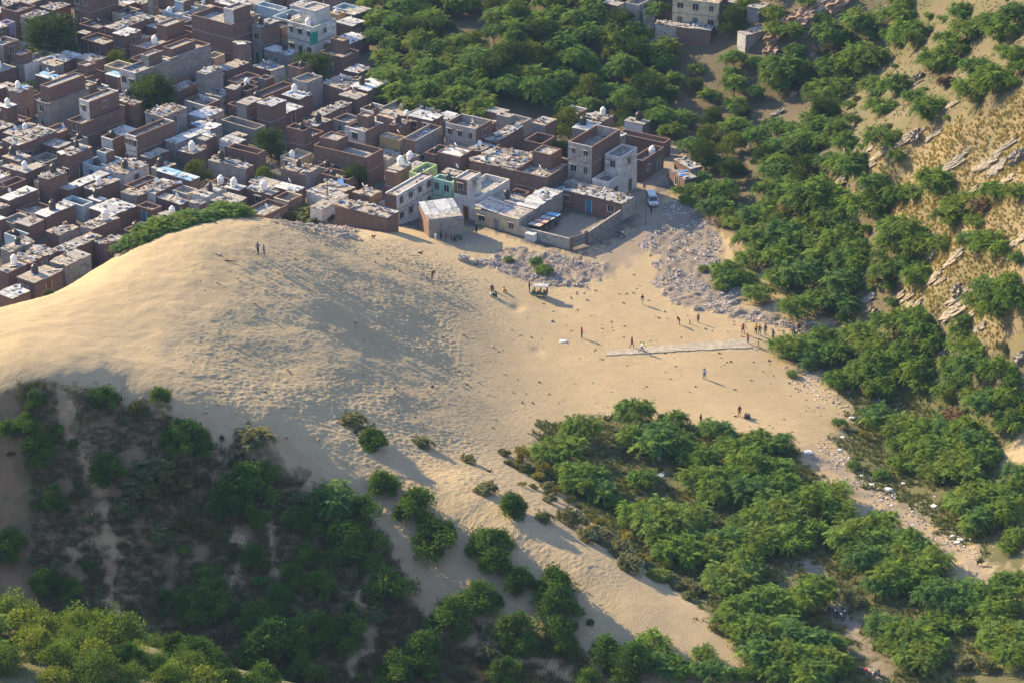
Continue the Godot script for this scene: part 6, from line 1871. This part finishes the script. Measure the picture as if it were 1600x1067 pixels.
func motorbike(q: Vector3, turn: float, tank: Color, label: String, lean := 0.12):
	var t := thing("motorbike", label, "motorbike", q + Vector3(0, 0.01, 0), turn)
	t.rotation.z = lean
	for z in [0.64, -0.62]:
		wheel(t, Vector3(0, 0.3, z), 0.3, 0.11)
	var s := st_new()
	tube(s, [Vector3(0, 0.32, -0.6), Vector3(0, 0.55, -0.2), Vector3(0, 0.72, 0.32), Vector3(0, 0.34, 0.64)], [0.035, 0.05, 0.05, 0.04])
	tube(s, [Vector3(0, 0.36, -0.1), Vector3(0, 0.4, 0.25), Vector3(0, 0.7, 0.35)], [0.04, 0.04, 0.04])
	part("frame", done(s), M.iron, t)
	cube(t, "engine", Vector3(0, 0.42, 0.05), Vector3(0.26, 0.3, 0.36), M.door_gray)
	var m := StandardMaterial3D.new()
	m.albedo_color = tank.linear_to_srgb()
	m.roughness = 0.35
	var k := st_new()
	hexa(k, [Vector3(-0.12, 0.68, -0.08), Vector3(-0.13, 0.68, 0.34), Vector3(0.13, 0.68, 0.34), Vector3(0.12, 0.68, -0.08), Vector3(-0.08, 0.84, -0.06), Vector3(-0.11, 0.9, 0.3), Vector3(0.11, 0.9, 0.3), Vector3(0.08, 0.84, -0.06)])
	part("fuel_tank", done(k), m, t)
	cube(t, "seat", Vector3(0, 0.76, -0.38), Vector3(0.24, 0.1, 0.62), M.tank_black, Vector3(-0.06, 0, 0))
	cube(t, "rear_mudguard", Vector3(0, 0.63, -0.72), Vector3(0.14, 0.05, 0.4), m, Vector3(0.5, 0, 0))
	cube(t, "front_mudguard", Vector3(0, 0.62, 0.68), Vector3(0.13, 0.04, 0.34), m, Vector3(-0.2, 0, 0))
	var h := st_new()
	tube(h, [Vector3(-0.34, 1.02, 0.24), Vector3(-0.1, 1.0, 0.36), Vector3(0.1, 1.0, 0.36), Vector3(0.34, 1.02, 0.24)], [0.02, 0.022, 0.022, 0.02])
	tube(h, [Vector3(0, 1.0, 0.36), Vector3(0, 0.7, 0.46)], [0.03, 0.03])
	part("handlebar", done(h), M.iron, t)
	cube(t, "headlamp", Vector3(0, 0.9, 0.46), Vector3(0.16, 0.16, 0.12), M.tank_white)

func minivan(q: Vector3, turn: float):
	var t := thing("parked_van", "silver minivan parked on the lane below the white corner house", "van", q + Vector3(0, 0.02, 0), turn)
	# side outline swept across the width, narrowed at the roof
	var m := StandardMaterial3D.new()
	m.albedo_color = Color(0.42, 0.45, 0.48).linear_to_srgb()
	m.metallic = 0.3
	m.roughness = 0.35
	var prof := [Vector2(1.95, 0.35), Vector2(1.98, 0.72), Vector2(1.55, 0.95), Vector2(0.95, 1.62), Vector2(0.6, 1.74), Vector2(-1.5, 1.76), Vector2(-1.82, 1.6), Vector2(-1.95, 0.9), Vector2(-1.95, 0.35)]
	var wd := [0.74, 0.78, 0.78, 0.66, 0.62, 0.62, 0.64, 0.78, 0.76]
	var s := st_new()
	for i in prof.size():
		var j := (i + 1) % prof.size()
		var a: Vector2 = prof[i]
		var b: Vector2 = prof[j]
		quad(s, Vector3(-wd[i], a.y, a.x), Vector3(wd[i], a.y, a.x), Vector3(wd[j], b.y, b.x), Vector3(-wd[j], b.y, b.x))
	for sg in [-1.0, 1.0]:
		for i in range(1, prof.size() - 1):
			s.add_vertex(Vector3(sg * wd[0], prof[0].y, prof[0].x)); s.add_vertex(Vector3(sg * wd[i], prof[i].y, prof[i].x)); s.add_vertex(Vector3(sg * wd[i + 1], prof[i + 1].y, prof[i + 1].x))
	part("body", done(s), m, t)
	for x in [-0.7, 0.7]:
		for z in [1.2, -1.25]:
			wheel(t, Vector3(x, 0.3, z), 0.3, 0.18)
	var w := st_new()
	hexa(w, [Vector3(-0.68, 1.0, 1.50), Vector3(-0.68, 1.02, 1.53), Vector3(0.68, 1.02, 1.53), Vector3(0.68, 1.0, 1.50), Vector3(-0.6, 1.58, 0.99), Vector3(-0.6, 1.6, 1.02), Vector3(0.6, 1.6, 1.02), Vector3(0.6, 1.58, 0.99)])
	part("windscreen", done(w), M.pane, t)
	for sg in [-1.0, 1.0]:
		var g := st_new()
		hexa(g, [Vector3(sg * 0.775, 1.02, -1.7), Vector3(sg * 0.795, 1.02, -1.7), Vector3(sg * 0.795, 1.02, 1.3), Vector3(sg * 0.775, 1.02, 1.3), Vector3(sg * 0.645, 1.56, -1.6), Vector3(sg * 0.665, 1.56, -1.6), Vector3(sg * 0.665, 1.56, 0.95), Vector3(sg * 0.645, 1.56, 0.95)])
		part("side_window", done(g), M.pane, t)
		cube(t, "headlight", Vector3(sg * 0.55, 0.66, 1.97), Vector3(0.3, 0.18, 0.06), M.tank_white)
		cube(t, "mirror", Vector3(sg * 0.86, 1.08, 1.2), Vector3(0.14, 0.14, 0.1), m)
	cube(t, "bumper", Vector3(0, 0.42, 2.0), Vector3(1.5, 0.18, 0.1), M.door_gray)
	cube(t, "number_plate", Vector3(0, 0.45, 2.06), Vector3(0.45, 0.12, 0.02), M.tank_white)

func dog(q: Vector3, turn: float, col: Color, label: String, lying := false):
	var y := 0.16 if lying else 0.46
	var b := [[Vector3(0, y, 0.22), Vector3(0, y - 0.01, -0.24), 0.13, 0.095, col], [Vector3(0, y + 0.04, 0.26), Vector3(0, y + 0.2, 0.4), 0.07, 0.06, col], [Vector3(0, y + 0.22, 0.42), Vector3(0, y + 0.17, 0.58), 0.07, 0.035, col], [Vector3(0.05, y + 0.3, 0.4), Vector3(0.06, y + 0.35, 0.38), 0.022, 0.012, col], [Vector3(-0.05, y + 0.3, 0.4), Vector3(-0.06, y + 0.35, 0.38), 0.022, 0.012, col], [Vector3(0, y + 0.05, -0.3), Vector3(0.03, y + 0.2, -0.5), 0.025, 0.015, col]]
	for x in [-0.07, 0.07]:
		if lying:
			b.append([Vector3(x * 1.6, 0.06, 0.2), Vector3(x * 1.8, 0.04, 0.45), 0.045, 0.03, col])
			b.append([Vector3(x * 1.8, 0.08, -0.2), Vector3(x * 2.0, 0.04, 0.0), 0.07, 0.035, col])
		else:
			b.append([Vector3(x, y - 0.04, 0.22), Vector3(x, 0.22, 0.2), 0.055, 0.034, col])
			b.append([Vector3(x, 0.22, 0.2), Vector3(x, 0.03, 0.22), 0.032, 0.028, col])
			b.append([Vector3(x, y - 0.02, -0.22), Vector3(x, 0.3, -0.16), 0.075, 0.045, col])
			b.append([Vector3(x, 0.3, -0.16), Vector3(x, 0.17, -0.29), 0.042, 0.03, col])
			b.append([Vector3(x, 0.17, -0.29), Vector3(x, 0.03, -0.26), 0.028, 0.026, col])
	var o := part(numbered("dog"), figure_mesh(b, 0.03), M.litter, self)
	o.position = q
	o.rotation.y = turn
	tag(o, label, "dog")

func make_small_things():
	# concrete strip, laid over the sand
	var c := []
	for p in [[947, 547.5], [947.5, 556], [1176, 544], [1167, 530.5]]:
		c.append(on_ground(p[0], p[1]))
	var s := st_new()
	var n := 60
	var m := 5
	var pt := func(a: int, b: int) -> Vector3:      # worn slab: ragged edges, sand drifted over the low spots
		var f := float(a) / n
		var g := float(b) / m
		var q: Vector3 = c[0].lerp(c[3], f).lerp(c[1].lerp(c[2], f), g)
		if b == 0 or b == m:
			q.z += 0.25 * n_fine.get_noise_2d(q.x, 9.0 + b)
		q.y = ground(q.x, q.z) + 0.11 + 0.05 * n_mid.get_noise_2d(q.x * 2.0, q.z * 2.0)
		return q
	for a in n:
		for b in m:
			quad(s, pt.call(a, b), pt.call(a + 1, b), pt.call(a + 1, b + 1), pt.call(a, b + 1))
		for e in [0, m]:
			var dn := Vector3(0, -0.5, 0)
			quad(s, pt.call(a, e), pt.call(a + 1, e), pt.call(a + 1, e) + dn, pt.call(a, e) + dn)
	var o := part("cricket_strip", done(s), M.concrete_strip, self)
	tag(o, "long grey concrete cricket strip set into the flat sand", "cricket pitch")
	for w in [[1185.2, 540.5, "three stumps standing behind the batter at the end of the strip"], [1078, 507, "small wicket on the sand beside the bending player"]]:
		var t := thing("wicket", w[2], "wicket", sandy(w[0], w[1]), 0.3)
		for i in 3:
			var k := st_new()
			tube(k, [Vector3(0, -0.15, (i - 1) * 0.12), Vector3(0, 0.72, (i - 1) * 0.12)], [0.03, 0.026], 6)
			part("stump", done(k), M.wood, t)
		cube(t, "bail", Vector3(0, 0.735, 0), Vector3(0.03, 0.03, 0.26), M.wood)
	var bat := thing("cricket_bat", "wooden bat held out by the batter in red", "bat", sandy(1169.4, 536.6) + Vector3(-0.52, 0.98, 0.08), 0.2)
	cube(bat, "blade", Vector3(-0.42, 0.16, 0), Vector3(0.56, 0.11, 0.045), M.stone_warm, Vector3(0, 0, -0.3))
	cube(bat, "handle", Vector3(-0.03, 0.04, 0), Vector3(0.3, 0.035, 0.035), M.iron, Vector3(0, 0, -0.3))
	var rq := sandy(843, 463)
	rickshaw(rq, -PI / 2 - 0.15, "tin", "door_green", "open-sided rickshaw with flat grey canopy standing on the sand")
	minivan(on_ground(1018.5, 318), 0.12)
	motorbike(on_ground(969.5, 370), 1.0, Color(0.02, 0.02, 0.025), "black motorbike leaning by the yard wall")
	motorbike(on_ground(1302, 961), 0.6, Color(0.03, 0.03, 0.04), "black motorbike with pale headlamp under the thorn bush")
	motorbike(on_ground(1312, 966), 0.4, Color(0.03, 0.05, 0.1), "dark blue motorbike in the middle of the three under the bush")
	motorbike(on_ground(1323, 962), -0.4, Color(0.02, 0.02, 0.02), "black motorbike nearest the pale trail under the bush")
	motorbike(on_ground(1352, 1054), 0.9, Color(0.42, 0.02, 0.03), "red motorbike on the dirt trail among the bushes")
	motorbike(on_ground(1369, 1060), -0.7, Color(0.03, 0.03, 0.035), "black motorbike beside the red one on the trail")
	motorbike(on_ground(1369, 632), 1.3, Color(0.02, 0.05, 0.16), "blue motorbike parked below the thicket")
	for b in [[1241, 524, 0.5, Color(0.04, 0.05, 0.09), "dark motorbike with a rider beside the pale boulder"], [1249, 521, 0.2, Color(0.05, 0.05, 0.05), "grey motorbike with a rider next to the thicket"]]:
		var q := sandy(b[0], b[1])
		motorbike(q, b[2], b[3], b[4], 0.0)
		person(q + Vector3(0, 0.0, 0) - Vector3(sin(b[2]), 0, cos(b[2])) * 0.32, Vector2(sin(b[2]), cos(b[2])), "ride", Color(0.25, 0.27, 0.32) if b[0] < 1245 else Color(0.06, 0.07, 0.06), Color(0.03, 0.03, 0.04), "person in grey sitting astride the dark motorbike" if b[0] < 1245 else "person in dark clothes astride the grey motorbike")
	dog(sandy(763, 738), 0.9, Color(0.012, 0.011, 0.01), "black dog sitting on the sand by the bush edge", true)
	dog(sandy(1531, 884), 1.4, Color(0.015, 0.013, 0.012), "black dog crossing the footpath among the bushes")
	dog(sandy(583, 373), 0.8, Color(0.015, 0.013, 0.012), "black dog standing on the litter near the low brick house")
	dog(sandy(656, 396.5), 1.2, Color(0.03, 0.024, 0.02), "dark dog lying on the slope above the sheds", true)
	# fence and bundle
	var q := sandy(1168, 652)
	var tb := part("thorn_bale", rock_mesh(95, 0.8, 0.0), M.bark, self)
	tb.transform = Transform3D(Basis().scaled(Vector3(0.7, 0.7, 0.7)), q + Vector3(0, 0.2, 0))
	tag(tb, "round dark brushwood clump beside the person in maroon", "brushwood")
	for d in [[724, 408, 1.6, 1.3, "cement_pale", "grey dumped concrete lump at the end of the rubbish heap"], [736, 410, 2.2, 0.5, "stone_warm", "tilted brown plank slab beside the dumped concrete"], [880, 534, 1.0, 0.3, "tank_white", "small white sheet half buried in the sand"]]:
		var p := sandy(d[0], d[1])
		var k := part(numbered("debris"), rock_mesh(int(d[0]), 0.5, 0.5), M[d[4]], self)
		k.transform = Transform3D(Basis.from_euler(Vector3(0.1, d[0] * 0.1, 0.15)).scaled(Vector3(d[2], d[3], d[2] * 0.6)), p + Vector3(0, d[3] * 0.2, 0))
		tag(k, d[5], "debris")
	var br := thing("dead_branch", "dead branch lying across the dune top", "branch", sandy(358, 408))
	var w := st_new()
	tube(w, [Vector3(-1.3, 0.05, -0.2), Vector3(-0.4, 0.16, 0), Vector3(0.5, 0.12, 0.1), Vector3(1.2, 0.05, 0.5)], [0.05, 0.08, 0.07, 0.03])
	part("limb", done(w), M.bark, br)
	for i in 7:
		var t := st_new()
		var x := -1.0 + i * 0.33
		tube(t, [Vector3(x, 0.1, 0), Vector3(x + 0.3, 0.3 + 0.1 * (i % 3), 0.25 * (1 if i % 2 else -1)), Vector3(x + 0.6, 0.25, 0.5 * (1 if i % 2 else -1))], [0.035, 0.025, 0.01], 5)
		part("twig", done(t), M.bark, br)
	# cloths hung on house walls
	for h in [[232, 205, 4.6, "tarp_blue", 0.9, 2.2, "bright blue cloth hung over a brick wall in the town"], [489, 50, 6.4, "cloth_green", 2.2, 2.4, "green cloth hung from the roof corner of a white house"]]:
		var e := at_h(h[0], h[1], h[2])
		var cl := st_new()
		var tr := deg_to_rad(37.0)
		var ax := Vector3(sin(tr), 0, -cos(tr))
		var nn := Vector3(cos(tr), 0, sin(tr))
		for i in 8:
			for j in 6:
				var g := []
				for d in [[0, 0], [1, 0], [1, 1], [0, 1]]:
					var fx: float = (i + d[0]) / 8.0
					var fy: float = (j + d[1]) / 6.0
					g.append(ax * (fx - 0.5) * h[4] + Vector3(0, -fy * h[5], 0) + nn * (0.12 + 0.06 * sin(fx * 13.0) * (0.4 + fy)))
				quad(cl, g[0], g[1], g[2], g[3])
		var co := part(numbered("hung_cloth"), done(cl), M[h[3]], self)
		co.position = e
		tag(co, h[6], "cloth")
